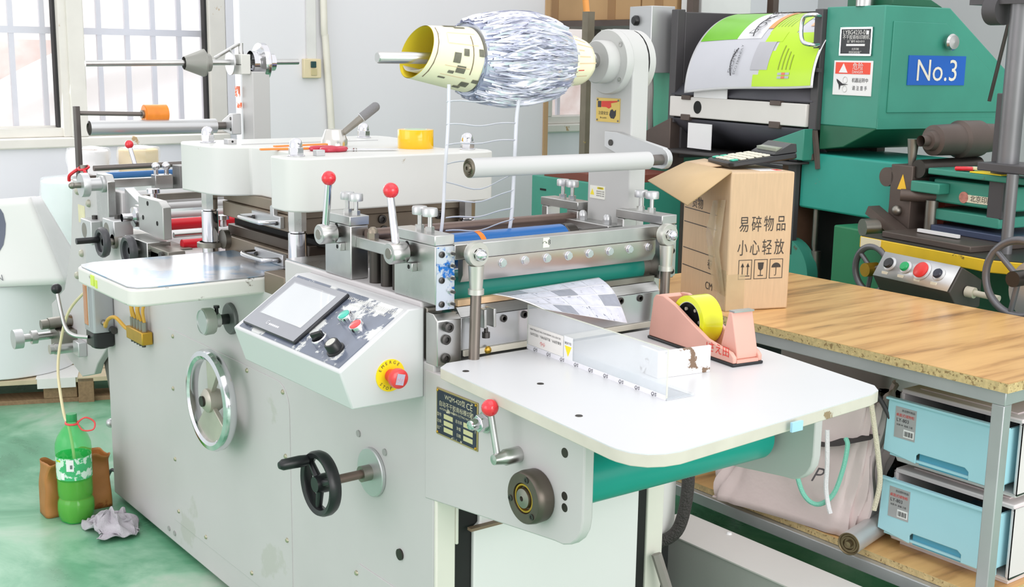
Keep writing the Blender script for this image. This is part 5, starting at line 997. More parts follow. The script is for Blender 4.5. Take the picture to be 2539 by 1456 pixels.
chip = mat('chipboard_edge', (206, 182, 132), 0.8, var=0.2, scale=90, chips=(150, 124, 84), chip_amt=0.42, chip_scale=120)
galv = mat('galvanised_tube', (186, 188, 190), 0.38, 0.55, var=0.07, scale=9)
WT = thing('work_table', 'steel framed work table with striped wood laminate top and lower shelf', 'table', (1.65, 1.46, 0))
def board(name, x0, x1, y0, y1, z0, z1):
    o = MB().box(x0, x1, y0, y1, z0, z1 - 0.0012).build(name, chip, WT); MB().box(x0, x1, y0, y1, z1 - 0.0012, z1).build('laminate', wd, o); return o
board('tabletop', 0.95, 2.312, 1.122, 1.80, 0.728, 0.75)
board('lower_shelf', 0.95, 2.30, 1.15, 1.78, 0.232, 0.25)
for y in (1.128, 1.766): MB().box(0.96, 2.305, y, y + 0.03, 0.697, 0.728).build('frame_rail', galv, WT, bevel=0.002); MB().box(0.96, 2.272, y + 0.002, y + 0.03, 0.20, 0.231).build('shelf_rail', galv, WT, bevel=0.002)
for x in (0.962, 2.273): MB().box(x, x + 0.03, 1.158, 1.766, 0.697, 0.728).build('frame_rail', galv, WT, bevel=0.002)
for x in (0.962, 2.273):
    for y in (1.129, 1.766): MB().box(x, x + 0.03, y, y + 0.03, 0.0, 0.697).build('leg', galv, WT, bevel=0.002)

# ---- taped carton with fragile marks
card = mat('tan_cardboard', (208, 180, 146), 0.62, var=0.05, scale=16, stretch=(10, 10, 1))
card_d = mat('flap_cardboard', (202, 174, 132), 0.62, var=0.05, scale=8)
cprint = mat('carton_print', (60, 54, 50), 0.6)
BXT = thing('cardboard_carton', 'tan cardboard carton with fragile markings and one open flap on the wood table', 'box', (1.35, 1.3, 0.75))
Tc = frame((1.45, 1.165), 71, 0.0)
ZB, HB, UW, VW = 0.751, 0.374, 0.19, 0.28
MB(Tc).box(0, UW, 0, VW, ZB, ZB + HB).build('carton_body', card, BXT, bevel=0.004)
fl_ = MB(Tc).add([(0.0, 0.0, ZB + HB + 0.003), (0.0, VW, ZB + HB + 0.003), (-0.105, VW + 0.02, ZB + HB - 0.05), (-0.12, 0.01, ZB + HB - 0.085)], [(0, 1, 2, 3)]).build('open_flap', card_d, BXT, solid=0.004)
MB(Tc).add([(0.0, VW * 0.45, ZB + HB + 0.004), (0.0, VW, ZB + HB + 0.004), (0.06, VW, ZB + HB + 0.012), (0.07, VW * 0.5, ZB + HB + 0.006)], [(0, 1, 2, 3)]).build('top_flap', card, BXT, solid=0.003)
tapem = mat('clear_packing_tape', (226, 206, 168), 0.1, var=0.08, scale=20, alpha=0.4)
MB(Tc).add([(-0.003, 0.0, ZB + 0.04), (-0.004, 0.07, ZB + 0.05), (-0.012, 0.11, ZB + 0.20), (-0.004, 0.09, ZB + 0.29), (-0.003, 0.02, ZB + 0.30), (-0.010, 0.03, ZB + 0.16)], [(0, 1, 2, 5), (5, 2, 3, 4)]).build('loose_tape', tapem, BXT, solid=0.0004)
MB(Tc).box(-0.0012, -0.0004, 0.0, 0.05, ZB + 0.0, ZB + 0.11).box(0.0, 0.055, -0.0012, -0.0004, ZB + 0.0, ZB + 0.10).build('corner_tape', tapem, BXT)
fx = Tc.to_3x3() @ Vector((1, 0, 0)); lx = Tc.to_3x3() @ Vector((0, -1, 0)); zz = Vector((0, 0, 1))
def ct(s_, u, z, size, xs=1.0): text(s_, Tc @ Vector((u, -0.0003, z)), fx, zz, size, cprint, BXT, xs=xs)
for i, ch in enumerate('易碎物品'): ct(ch, 0.045 + 0.037 * i, ZB + 0.232, 0.046, 0.68)
for i, ch in enumerate('小心轻放'): ct(ch, 0.043 + 0.037 * i, ZB + 0.168, 0.046, 0.68)
def cline(u0, u1, z0, z1): MB(Tc).box(u0, u1, -0.0008, -0.0002, z0, z1).build('printed_mark', cprint, BXT)
for i in range(3):
    u0 = 0.034 + 0.047 * i; z0 = ZB + 0.085; s_ = 0.04
    cline(u0, u0 + s_, z0, z0 + 0.0016); cline(u0, u0 + s_, z0 + 0.052, z0 + 0.0536); cline(u0, u0 + 0.0016, z0, z0 + 0.053); cline(u0 + s_ - 0.0016, u0 + s_, z0, z0 + 0.053)
    cu = u0 + s_ / 2
    if i == 0:
        for d_ in (-0.008, 0.008):
            cline(cu + d_ - 0.0012, cu + d_ + 0.0012, z0 + 0.012, z0 + 0.04); MB(Tc).prism([(cu + d_ - 0.005, z0 + 0.034), (cu + d_ + 0.005, z0 + 0.034), (cu + d_, z0 + 0.045)], 'xz', -0.0008, -0.0002).build('printed_mark', cprint, BXT)
        cline(cu - 0.014, cu + 0.014, z0 + 0.008, z0 + 0.0105)
    elif i == 1:
        MB(Tc).prism([(cu - 0.009, z0 + 0.045), (cu + 0.009, z0 + 0.045), (cu + 0.007, z0 + 0.028), (cu, z0 + 0.022), (cu - 0.007, z0 + 0.028)], 'xz', -0.0008, -0.0002).build('printed_mark', cprint, BXT)
        cline(cu - 0.001, cu + 0.001, z0 + 0.01, z0 + 0.023); cline(cu - 0.008, cu + 0.008, z0 + 0.008, z0 + 0.0105)
    else:
        MB(Tc).prism([(cu + 0.014 * math.cos(R(t)), z0 + 0.03 + 0.013 * math.sin(R(t))) for t in range(0, 181, 20)], 'xz', -0.0008, -0.0002).build('printed_mark', cprint, BXT)
        cline(cu - 0.0009, cu + 0.0009, z0 + 0.01, z0 + 0.03); cline(cu - 0.005, cu, z0 + 0.008, z0 + 0.0096)
for z in (0.085, 0.135, 0.21, 0.25): MB(Tc).box(-0.0008, -0.0002, 0.07, VW - 0.01, ZB + z, ZB + z + 0.0022).build('printed_line', cprint, BXT)
text('卷', Tc @ Vector((-0.0003, 0.10, ZB + 0.11)), lx, zz, 0.03, cprint, BXT); text('CM', Tc @ Vector((-0.0003, 0.10, ZB + 0.05)), lx, zz, 0.03, cprint, BXT); text('货物', Tc @ Vector((-0.0003, 0.19, ZB + 0.27)), lx, zz, 0.035, cprint, BXT)
MB(Tc).box(0.10, 0.17, 0.03, 0.11, ZB + HB, ZB + HB + 0.0008).build('delivery_label', mat('delivery_label', (240, 238, 236), 0.5, var=0.08, scale=80), BXT)
MB(Tc).box(0.15, 0.168, 0.03, 0.06, ZB + HB + 0.0008, ZB + HB + 0.0012).build('red_stripe', letter_rd, BXT)
# calculator propped on the carton
CA = thing('calculator', 'black desk calculator with pale keys lying on the cardboard carton', 'calculator', (1.36, 1.32, ZB + HB))
Tk = frame((1.392, 1.222), 69) @ Matrix.Translation((0, 0, ZB + HB + 0.004)) @ Matrix.Rotation(R(-7), 4, 'Y')
MB(Tk).prism(rrect(0, 0.205, 0, 0.155, 0.015), 'xy', 0.0, 0.016).build('case', black_pl, CA, bevel=0.004)
MB(Tk).prism([(0.135, 0.016), (0.205, 0.016), (0.205, 0.040), (0.19, 0.042), (0.135, 0.020)], 'xz', 0.008, 0.147).build('display_hood', black_pl, CA, bevel=0.003)
MB(Tk).box(0.148, 0.188, 0.02, 0.135, 0.0225, 0.0335).build('display', mat('lcd_grey', (150, 156, 140), 0.2), CA)
key = mat('pale_key', (222, 218, 200), 0.45); keyg = mat('green_key', (70, 190, 160), 0.45)
for i in range(5):
    for j in range(6): MB(Tk).box(0.012 + 0.024 * i, 0.030 + 0.024 * i, 0.012 + 0.0225 * j, 0.029 + 0.0225 * j, 0.016, 0.0205).build('key', keyg if (i, j) in ((0, 0), (1, 5), (0, 5)) else key, CA, bevel=0.0015)

# ---- blue drawer boxes on the shelf
blue_pl = mat('sky_blue_plastic', (176, 226, 238), 0.35, var=0.03, scale=4); wht_pl = mat('off_white_plastic', (226, 218, 218), 0.45, var=0.015)
def drawer_box(z0, label):
    t = thing('drawer_box', label, 'drawer unit', (2.12, 1.4, z0), 'blue drawer boxes on the shelf')
    x0, x1, y0, y1, z1 = 1.972, 2.288, 1.235, 1.60, z0 + 0.195
    bd = MB(); th = 0.008
    bd.box(x0, x1, y0, y1, z0, z0 + th); bd.box(x0, x1, y0, y1, z1 - 0.022, z1 - 0.012); bd.box(x0, x0 + th, y0, y1, z0 + th, z1 - 0.022); bd.box(x1 - th, x1, y0, y1, z0 + th, z1 - 0.022); bd.box(x0 + th, x1 - th, y1 - th, y1, z0 + th, z1 - 0.022)
    body = bd.build('body', wht_pl, t, bevel=0.003)
    MB().box(x0 + 0.03, x1 - 0.03, y0 + 0.03, y1 - 0.03, z1 - 0.012, z1 - 0.009).build('lid_panel', mat('pinkish_white_lid', (230, 216, 216), 0.45), body, bevel=0.002)
    d = MB(); dz0, dz1 = z0 + 0.022, z0 + 0.162; dx0, dx1 = 1.966, 2.276; yf = 1.195
    d.prism([(dx0 - 0.006, dz0 + 0.012), (dx0 + 0.085, dz0), (dx0 + 0.085, dz0 + 0.02), (dx0 + 0.092, dz0 + 0.027), (dx0 + 0.215, dz0 + 0.027), (dx0 + 0.225, dz0 + 0.02), (dx0 + 0.225, dz0), (dx1 + 0.004, dz0), (dx1, dz1), (dx0, dz1)], 'xz', yf, yf + 0.006)
    dr = d.build('drawer', blue_pl, t, bevel=0.002)
    MB().box(dx0 + 0.004, dx0 + 0.01, yf + 0.006, y1 - 0.02, z0 + 0.03, dz1 - 0.004).box(dx1 - 0.016, dx1 - 0.010, yf + 0.006, y1 - 0.02, z0 + 0.03, dz1 - 0.004).box(dx0 + 0.01, dx1 - 0.016, yf + 0.006, y1 - 0.02, z0 + 0.024, z0 + 0.03).build('drawer_tray', blue_pl, dr)
    MB().box(dx0 - 0.004, dx1 + 0.004, yf - 0.006, yf + 0.008, dz1, dz1 + 0.006).build('drawer_rim', blue_pl, dr, bevel=0.001)
    MB().box(dx0 + 0.088, dx0 + 0.222, yf + 0.012, yf + 0.016, dz0 - 0.004, dz0 + 0.03).build('finger_recess', mat('deep_blue_plastic', (96, 176, 204), 0.4), dr)
    sl = MB().box(dx0 + 0.022, dx0 + 0.080, yf - 0.001, yf, dz1 - 0.088, dz1 - 0.012).build('product_label', mat('silver_label', (186, 186, 188), 0.35, 0.3), dr)
    text('龙远塑料制品', (dx0 + 0.058, yf - 0.001, dz1 - 0.02), (1, 0, 0), zz, 0.0062, letter_dk, dr); text('桌面式储物柜', (dx0 + 0.05, yf - 0.001, dz1 - 0.032), (1, 0, 0), zz, 0.0085, letter_rd, dr)
    text('LY-803', (dx0 + 0.044, yf - 0.001, dz1 - 0.044), (1, 0, 0), zz, 0.012, letter_dk, dr); text('材质 PP  规格 三层', (dx0 + 0.05, yf - 0.001, dz1 - 0.056), (1, 0, 0), zz, 0.0055, letter_dk, dr)
    MB().box(dx0 + 0.048, dx0 + 0.077, yf - 0.0014, yf - 0.001, dz1 - 0.083, dz1 - 0.064).build('barcode_field', white_pl, dr)
    for i in range(9): MB().box(dx0 + 0.0505 + 0.0027 * i, dx0 + 0.0505 + 0.0027 * i + (0.0016 if i % 3 else 0.0009), yf - 0.0018, yf - 0.0014, dz1 - 0.08, dz1 - 0.068).build('barcode_bar', letter_dk, dr)
    for i in range(3): MB().box(2.02 + 0.07 * i, 2.07 + 0.07 * i, 1.26, 1.36, z0 + 0.031, z0 + 0.075).build('drawer_content', mat(('tan_parts', 'green_parts', 'grey_parts')[i], ((170, 150, 80), (90, 130, 110), (120, 120, 118))[i], 0.6), dr)
    return t
drawer_box(0.262, 'lower blue-fronted plastic drawer box standing on the wooden shelf')
drawer_box(0.462, 'upper blue-fronted plastic drawer box stacked under the table top')
MB().box(1.99, 2.28, 1.25, 1.59, 0.2505, 0.262).build('plinth', wht_pl, bpy.data.objects['drawer_box'])

# ---- pink paper carrier bag
PB = thing('carrier_bag', 'crumpled pale pink paper carrier bag with mint and white rope handles', 'bag', (1.68, 1.2, 0.25))
pinkp = mat('pale_pink_paper', (226, 208, 206), 0.5, var=0.05, scale=7, bump=0.6, bscale=9)
Tg = frame((1.50, 1.09), 10)
def pbf(u, v):
    a = TA * u; c_, s_ = math.cos(a), math.sin(a); sq = lambda q: math.copysign(abs(q) ** 0.3, q)
    cr = 0.008 * math.sin(5 * a + 9 * v) + 0.006 * math.sin(11 * v + 3 * a) + 0.005 * math.sin(17 * a - 5 * v)
    top = 0.31 + 0.06 * c_ + 0.02 * math.sin(3 * a)
    return (0.21 + (0.22 * (1 - 0.10 * v) + cr) * sq(c_) + 0.03 * v, 0.085 + (0.08 * (1 - 0.25 * v) + cr * 0.6) * sq(s_) + 0.03 * v, 0.252 + v * top)
MB(Tg).grid(pbf, 72, 18).build('bag_wall', pinkp, PB, solid=0.001)
MB(Tg).box(0.0, 0.42, 0.01, 0.16, 0.252, 0.256).build('bag_bottom', pinkp, PB)
MB(Tg).grid(lambda u, v: (0.02 + 0.42 * u, 0.02 + 0.13 * v, 0.45 + 0.05 * u + 0.02 * math.sin(7 * u + 4 * v)), 10, 4).build('bag_filling', mat('dark_filling', (64, 60, 60), 0.8), PB)
MB(Tg).tube(bez([(0.245, -0.004, 0.56), (0.245, -0.012, 0.50), (0.255, -0.013, 0.42), (0.285, -0.015, 0.345), (0.325, -0.013, 0.325), (0.365, -0.010, 0.36), (0.385, -0.006, 0.43), (0.39, 0.0, 0.49), (0.38, 0.008, 0.505)], 6), 0.0062, 8).build('mint_rope', mat('mint_rope', (136, 214, 190), 0.6, bump=0.4, bscale=400), PB)
MB(Tg).tube(bez([(0.335, -0.004, 0.52), (0.345, -0.012, 0.44), (0.348, -0.016, 0.38), (0.358, -0.02, 0.34), (0.368, -0.022, 0.315)], 6), 0.006, 8).build('white_rope', mat('white_rope', (240, 238, 240), 0.6, bump=0.4, bscale=400), PB)
MB(Tg).tube(bez([(0.445, -0.01, 0.63), (0.462, -0.012, 0.56), (0.478, -0.01, 0.48), (0.485, -0.008, 0.42), (0.475, -0.008, 0.35)], 6), 0.0065, 8).sphere(Tg @ Vector((0, 0, 0)) * 0 + Vector((0.445, -0.01, 0.635)), 0.014, 12).build('cream_rope', mat('cream_rope', (232, 222, 198), 0.7, bump=0.6, bscale=300), PB)
MB(Tg).tube(bez([(0.36, 0.05, 0.585), (0.40, 0.03, 0.64), (0.45, 0.02, 0.625), (0.49, 0.03, 0.56)], 6), 0.006, 8).build('dark_strap', mat('dark_strap', (60, 58, 60), 0.6), PB)
text('P', Tg @ Vector((0.315, -0.012, 0.40)), Tg.to_3x3() @ Vector((1, 0, 0.1)), (0, 0, 1), 0.055, mat('bag_print', (96, 88, 92), 0.6), PB, shear=0.5, lift=0.003)

# ---- loose roller, grey bin, black sack, floor channel
LR = thing('spare_roller', 'loose grey idler roller lying on the lower shelf beside the drawers', 'roller', (1.93, 1.2, 0.25))
a_ = Vector((1.962, 1.085, 0.2785)); b_ = Vector((1.865, 1.50, 0.2785)); ax = (b_ - a_).normalized()
MB().lathe([(0.028, 0), (0.028, (b_ - a_).length)], a_, ax, 36).build('roller_tube', mat('grey_anodised', (196, 194, 194), 0.4, 0.4), LR)
MB().lathe([(0.028, 0), (0.0265, -0.001), (0.0245, 0.0), (0.0225, 0.004), (0.0185, 0.004), (0.0175, 0.0), (0.015, 0.0), (0.0135, 0.005), (0.009, 0.005), (0.008, -0.008), (0, -0.009)], a_, ax, 36).build('roller_bearing', mat('greasy_bearing', (126, 112, 86), 0.35, 0.75), LR)
gb = thing('plastic_bin', 'pale grey rounded plastic bin under the wooden table', 'bin', (1.55, 1.6, 0.25))
MB().prism(rrect(1.36, 1.745, 1.49, 1.74, 0.03), 'xy', 0.252, 0.60).build('bin_body', mat('pale_grey_plastic', (206, 198, 204), 0.45, var=0.03), gb, bevel=0.015, seg=3)
MB().prism(rrect(1.39, 1.70, 1.52, 1.71, 0.03), 'xy', 0.60, 0.604).build('bin_lid', MATS['pale_grey_plastic'], gb, bevel=0.002)
def sack(u, v):
    a = TA * u; r = math.sin(math.pi * (0.08 + 0.84 * v)) ** 0.6
    k_ = 1 + 0.13 * math.sin(5 * a + 6 * v) + 0.09 * math.sin(9 * a - 8 * v)
    return (1.80 + 0.085 * r * k_ * math.cos(a), 1.44 + 0.06 * r * k_ * math.sin(a), 0.254 + 0.31 * v)
o = MB().grid(sack, 48, 20).build('rubbish_sack', mat('black_polythene', (22, 22, 24), 0.22, var=0.2, scale=10, bump=0.6, bscale=25)); tag(o, 'crumpled black plastic sack behind the pink carrier bag', 'sack')
CH = thing('floor_channel', 'long grey steel cable channel on the floor behind the machine', 'channel', (1.8, 0.98, 0))
MB().box(1.44, 2.75, 0.915, 1.055, 0.0, 0.197).build('channel_body', mat('channel_side_paint', (176, 176, 172), 0.5, var=0.06, scale=4), CH, bevel=0.002)
MB().box(1.438, 2.752, 0.912, 1.058, 0.197, 0.2005).build('channel_lid', mat('channel_lid_paint', (214, 210, 206), 0.5, var=0.03), CH)
MB().lathe([(0.008, 0), (0.006, 0.004), (0, 0.005)], (1.62, 1.04, 0.2005), (0, 0, 1), 14).build('lid_screw', white_pl, CH)
EB = thing('control_cabinet', 'white painted electrical cabinet behind the outfeed posts', 'cabinet', (1.45, 0.78, 0))
MB().box(1.25, 1.60, 0.66, 0.86, 0.24, 0.62).build('cabinet_body', mat('white_cabinet', (238, 237, 234), 0.4, var=0.01), EB, bevel=0.004)
MB().box(1.27, 1.58, 0.66, 0.86, 0.0, 0.24).build('cabinet_plinth', dark_gap, EB)
o = MB().tube(bez([(1.62, 0.85, 0.52), (1.64, 0.86, 0.40), (1.635, 0.84, 0.27), (1.60, 0.80, 0.225), (1.58, 0.745, 0.225), (1.585, 0.70, 0.25)], 8), 0.016, 12).build('flexible_conduit', mat('black_conduit', (64, 60, 58), 0.5, bump=0.8, bscale=200)); tag(o, 'thick black flexible conduit looping out of the white cabinet', 'hose')
# ================================================================== green label printing press behind the table
PG = frame((1.051, 2.3), 81)
PRS = thing('printing_press', 'old green label printing press with blue number three sign behind the wooden table', 'press', (1.0, 2.5, 0))
grn = mat('chipped_green_enamel', (62, 146, 126), 0.42, var=0.10, scale=4, chips=(96, 84, 66), chip_amt=0.30, chip_scale=7, rvar=0.08)
grn_d = mat('deep_green_enamel', (30, 98, 70), 0.45, var=0.12, scale=5)
teal_e = mat('teal_enamel', (44, 156, 140), 0.42, var=0.08, scale=4, chips=(178, 66, 48), chip_amt=0.31, chip_scale=6)
brn = mat('brown_steel', (98, 86, 80), 0.5, 0.4, var=0.12, scale=8)
char = mat('charcoal_panel', (74, 72, 74), 0.5, var=0.08, scale=4)
ud = PG.to_3x3() @ Vector((1, 0, 0)); vd = PG.to_3x3() @ Vector((0, 1, 0))
def PB_(): return MB(PG)
def pl(u, v, z): return PG @ Vector((u, v, z))
# body and base
PB_().box(0.05, 0.60, -0.75, 0.05, 0.0, 0.80).build('base_cabinet', grn_d, PRS, bevel=0.006)
PB_().box(-0.12, 0.05, -0.20, 0.05, 0.0, 0.86).build('front_pillar', mat('mid_green_enamel', (38, 124, 82), 0.45, var=0.1, scale=5), PRS, bevel=0.006)
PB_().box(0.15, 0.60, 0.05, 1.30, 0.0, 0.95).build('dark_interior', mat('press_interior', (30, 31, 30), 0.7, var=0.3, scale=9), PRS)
PB_().cyl((0.05, 0.33, 0.62), (0.05, 0.33, 0.98), 0.012).cyl((0.04, 0.30, 0.55), (0.04, 0.31, 0.72), 0.018).build('feed_pipe', steel_d, PRS)
PB_().lathe([(0.0, 0), (0.14, 0), (0.14, 0.05), (0.0, 0.05)], (-0.02, 0.42, 0.62), (1, 0, 0), 40).build('drive_guard', grn, PRS)
PB_().box(0.02, 0.10, 0.40, 0.50, 0.70, 1.05).build('brown_panel', mat('rust_panel', (110, 80, 62), 0.6, var=0.2, scale=9), PRS)
# head
head_p = PB_().prism([(0.0, 1.606), (0.303, 1.605), (0.60, 1.40), (0.69, 1.25), (0.69, 1.19), (0.0, 1.19)], 'xz', 0.0, 0.285).build('press_head', grn, PRS, bevel=0.004)
PB_().prism([(0.0, 1.191), (0.285, 1.191), (0.285, 1.10), (0.16, 1.118)], 'yz', 0.001, 0.66).build('head_underside', grn_d, head_p, bevel=0.003)
PB_().prism([(0.06, 1.606), (0.30, 1.606), (0.24, 1.632), (0.06, 1.636)], 'xz', 0.03, 0.25).build('head_cap', grn_d, head_p, bevel=0.003)
PB_().cyl((0.02, 0.12, 1.605), (0.02, 0.12, 1.66), 0.03).build('oil_cup', steel, head_p)
dr_p = PB_().prism([(0.04, 1.554), (0.286, 1.552), (0.585, 1.35), (0.62, 1.245), (0.037, 1.246)], 'xz', -0.005, 0.0005).build('access_door', grn, head_p, bevel=0.002)
PB_().lathe([(0.012, 0), (0.012, 0.012), (0.026, 0.016), (0.029, 0.026), (0.024, 0.034), (0, 0.037)], (0.293, -0.005, 1.488), (0, -1, 0), 24).build('door_knob', steel, head_p)
PB_().box(-0.001, 0.66, -0.003, 0.001, 1.19, 1.225).build('seam_strip', grn, head_p)
nb_ = PB_().box(0.117, 0.39, -0.0085, -0.005, 1.34, 1.441).build('number_sign', mat('enamel_blue', (22, 96, 190), 0.3, var=0.04), head_p)
text('No.3', pl(0.253, -0.0088, 1.387), ud, (0, 0, 1), 0.105, mat('cream_brush_paint', (236, 228, 214), 0.5), head_p, xs=0.95, lift=0.001)
# plates on the left face (u = 0, facing -u)
nv = -vd
pq = PB_().box(-0.004, 0.0, 0.051, 0.20, 1.441, 1.53).build('maker_plate', mat('black_enamel_plate', (40, 42, 46), 0.4), head_p)
PB_().box(-0.006, -0.002, 0.047, 0.204, 1.437, 1.443).box(-0.006, -0.002, 0.047, 0.204, 1.528, 1.534).box(-0.006, -0.002, 0.047, 0.053, 1.437, 1.534).box(-0.006, -0.002, 0.198, 0.204, 1.437, 1.534).build('plate_rim', chrome, head_p)
def lft_(s_, v, z, size, m_, xs=1.0): text(s_, pl(-0.0042, v, z), nv, (0, 0, 1), size, m_, head_p, xs=xs, lift=0.001)
lft_('LYBG4230-01', 0.13, 1.516, 0.021, letter_wh); PB_().box(-0.006, -0.004, 0.064, 0.076, 1.509, 1.522).build('plate_field', white_pl, head_p)
lft_('不干胶商标印刷机', 0.125, 1.499, 0.0165, letter_wh); lft_('出厂编号 0420-0315', 0.125, 1.485, 0.01, letter_wh)
PB_().box(-0.006, -0.004, 0.08, 0.17, 1.470, 1.477).build('plate_field', white_pl, head_p)
lft_('北京印刷', 0.125, 1.459, 0.009, letter_wh); lft_('商标机械设备厂', 0.125, 1.448, 0.009, letter_wh)
PB_().box(-0.004, 0.0, 0.037, 0.227, 1.30, 1.42).build('danger_sign', white_pl, head_p, bevel=0.001)
PB_().box(-0.0052, -0.004, 0.046, 0.217, 1.374, 1.414).build('danger_band', mat('danger_red', (242, 80, 56), 0.45), head_p)
PB_().prism([(0.155, 1.378), (0.198, 1.378), (0.1765, 1.41)], 'yz', -0.0064, -0.0052).build('danger_triangle', white_pl, head_p)
text('危险', pl(-0.0053, 0.105, 1.399), nv, (0, 0, 1), 0.026, letter_wh, head_p, lift=0.001); text('DANGER', pl(-0.0053, 0.105, 1.381), nv, (0, 0, 1), 0.0135, letter_wh, head_p, lift=0.001)
lft_('机器运转中', 0.092, 1.352, 0.017, letter_dk, 0.95); lft_('请 注 意 手', 0.092, 1.325, 0.017, letter_dk, 0.9)
for z in (1.353, 1.322): PB_().torus((-0.0045, 0.165, z), (1, 0, 0), 0.011, 0.0012, 20, 6).build('roller_pictogram', mat('grey_pictogram', (200, 200, 198), 0.5), head_p)
PB_().prism([(0.208, 1.356), (0.200, 1.352), (0.178, 1.340), (0.150, 1.338), (0.178, 1.334), (0.188, 1.333), (0.192, 1.318), (0.196, 1.336), (0.206, 1.348)], 'yz', -0.0056, -0.004).build('hand_pictogram', letter_dk, head_p)
# dark slide rail with handle, left of the head
PB_().box(-0.02, 0.02, 0.285, 0.325, 1.17, 1.60).build('slide_rail', char, PRS, bevel=0.003)
PB_().tube(bez([(-0.02, 0.295, 1.575), (-0.05, 0.30, 1.578), (-0.06, 0.335, 1.57), (-0.062, 0.345, 1.53), (-0.06, 0.335, 1.485), (-0.05, 0.30, 1.473), (-0.02, 0.295, 1.475)], 5), 0.008, 10).build('rail_handle', chrome, PRS)
PB_().box(-0.035, -0.02, 0.27, 0.39, 1.378, 1.392).build('sheet_finger', char, PRS)
PB_().tube([(0.0, 0.28, 1.03), (-0.01, 0.30, 1.17)], 0.012, 6).tube([(-0.01, 0.32, 1.12), (-0.01, 0.30, 1.06)], 0.009, 6).build('linkage', brn, PRS)
# left frame, control box, back panel
PB_().box(0.02, 0.60, 1.17, 1.25, 1.0, 1.61).build('left_frame', char, PRS, bevel=0.004)
PB_().box(0.30, 0.34, 0.30, 1.60, 1.05, 1.61).build('back_panel', mat('dark_olive_panel', (78, 74, 66), 0.55, var=0.1, scale=4), PRS)
PB_().box(0.285, 0.30, 1.24, 1.50, 1.455, 1.57).build('dark_window', dark_gap, PRS)
PB_().box(-0.02, 0.02, 1.17, 1.215, 1.15, 1.62).build('post', char, PRS, bevel=0.003)
PB_().box(0.05, 0.40, 1.24, 1.52, 0.90, 1.42).build('side_cover', mat('mint_enamel', (86, 172, 142), 0.42, var=0.06), PRS, bevel=0.006)
cbx = PB_().box(-0.09, 0.03, 1.26, 1.43, 1.355, 1.635).build('switch_box', alu, PRS, bevel=0.003)
for z in (1.575, 1.50): PB_().lathe([(0.022, 0), (0.022, 0.012), (0.016, 0.02), (0, 0.021)], (-0.09, 1.37, z), (-1, 0, 0), 20).build('switch_knob', black_pl if z > 1.55 else steel, cbx)
PB_().tube(bez([(-0.04, 1.33, 1.355), (-0.04, 1.32, 1.28), (-0.03, 1.335, 1.20), (0.0, 1.37, 1.10)], 6), 0.013, 8).build('cable', mat('grey_cable', (150, 148, 144), 0.5), cbx)
PB_().prism([(1.18, 1.17), (1.60, 1.02), (1.60, 0.95), (1.18, 0.95)], 'yz', -0.03, 0.05).build('chute_side', brn, PRS, bevel=0.003)
# front bar, tray and feed board
PB_().box(-0.03, 0.0, 0.33, 1.19, 1.178, 1.262).build('delivery_bar', mat('white_worn_bar', (226, 223, 218), 0.45, var=0.03, chips=(186, 170, 140), chip_amt=0.28, chip_scale=9), PRS, bevel=0.004)
for v in (0.50, 1.07):
    PB_().box(-0.036, 0.01, v - 0.03, v + 0.03, 1.165, 1.19).build('bar_clamp', brn, PRS, bevel=0.002); PB_().box(-0.036, 0.01, v - 0.03, v + 0.03, 1.25, 1.268).build('bar_clamp', brn, PRS, bevel=0.002)
PB_().cyl((-0.032, 0.99, 1.222), (-0.029, 0.99, 1.222), 0.026).build('bar_hole', dark_gap, PRS)
PB_().add([(-0.02, 0.31, 1.268), (-0.02, 1.19, 1.268), (0.28, 1.19, 1.56), (0.28, 0.31, 1.56)], [(0, 1, 2, 3)]).build('feed_board', mat('slate_board', (82, 82, 90), 0.45, var=0.06), PRS, solid=0.01)
PB_().add([(-0.02, 0.33, 1.17), (-0.02, 1.19, 1.17), (0.12, 1.19, 1.05), (0.12, 0.33, 1.05)], [(0, 1, 2, 3)]).build('tray_back', MATS['slate_board'], PRS, solid=0.008)
PB_().add([(-0.10, 0.33, 1.045), (-0.10, 1.40, 1.03), (0.14, 1.40, 1.04), (0.14, 0.33, 1.05)], [(0, 1, 2, 3)]).build('tray_floor', mat('tray_dark', (62, 60, 60), 0.5), PRS, solid=0.008)
PB_().prism([(0.30, 1.175), (0.50, 1.115), (0.52, 1.06), (0.30, 1.06)], 'yz', -0.06, 0.0).build('corner_bracket', grn, PRS, bevel=0.003)
nt_ = PB_().box(-0.045, -0.042, 0.87, 1.03, 1.055, 1.158).build('note_paper', white_pl, PRS)
# crossbeam and brown column
PB_().box(0.0, 0.35, -0.22, 0.375, 0.88, 1.085).build('crossbeam', teal_e, PRS, bevel=0.008)
PB_().box(-0.02, 0.0, 0.375, 0.42, 0.70, 1.09).build('edge_strip', char, PRS)
colb = PB_().box(-0.06, 0.02, -0.235, -0.14, 0.80, 1.085).build('brown_column', brn, PRS, bevel=0.003)
PB_().cyl((-0.02, -0.19, 1.08), (-0.02, -0.19, 1.17), 0.011, 0.02, n=14).build('column_pin', steel_d, colb)
PB_().prism([(-0.215, 1.005), (-0.175, 1.005), (-0.195, 1.055)], 'yz', -0.0615, -0.06).build('warning_triangle', mat('amber_sign', (246, 196, 50), 0.5), colb)
PB_().sphere((-0.065, -0.185, 0.935), 0.018, 16).build('ball_catch', steel_d, colb)
PB_().cyl((-0.06, -0.12, 1.04), (0.0, -0.12, 1.04), 0.032).build('pulley', brn, colb)
PB_().cyl((-0.16, -0.13, 0.875), (0.0, -0.17, 0.88), 0.03).build('roller_end', steel_d, colb)
PB_().obox((-0.09, -0.17, 0.895), (0.05, 0.16, 0.03), Matrix.Rotation(R(25), 3, 'X')).build('arm', brn, colb)
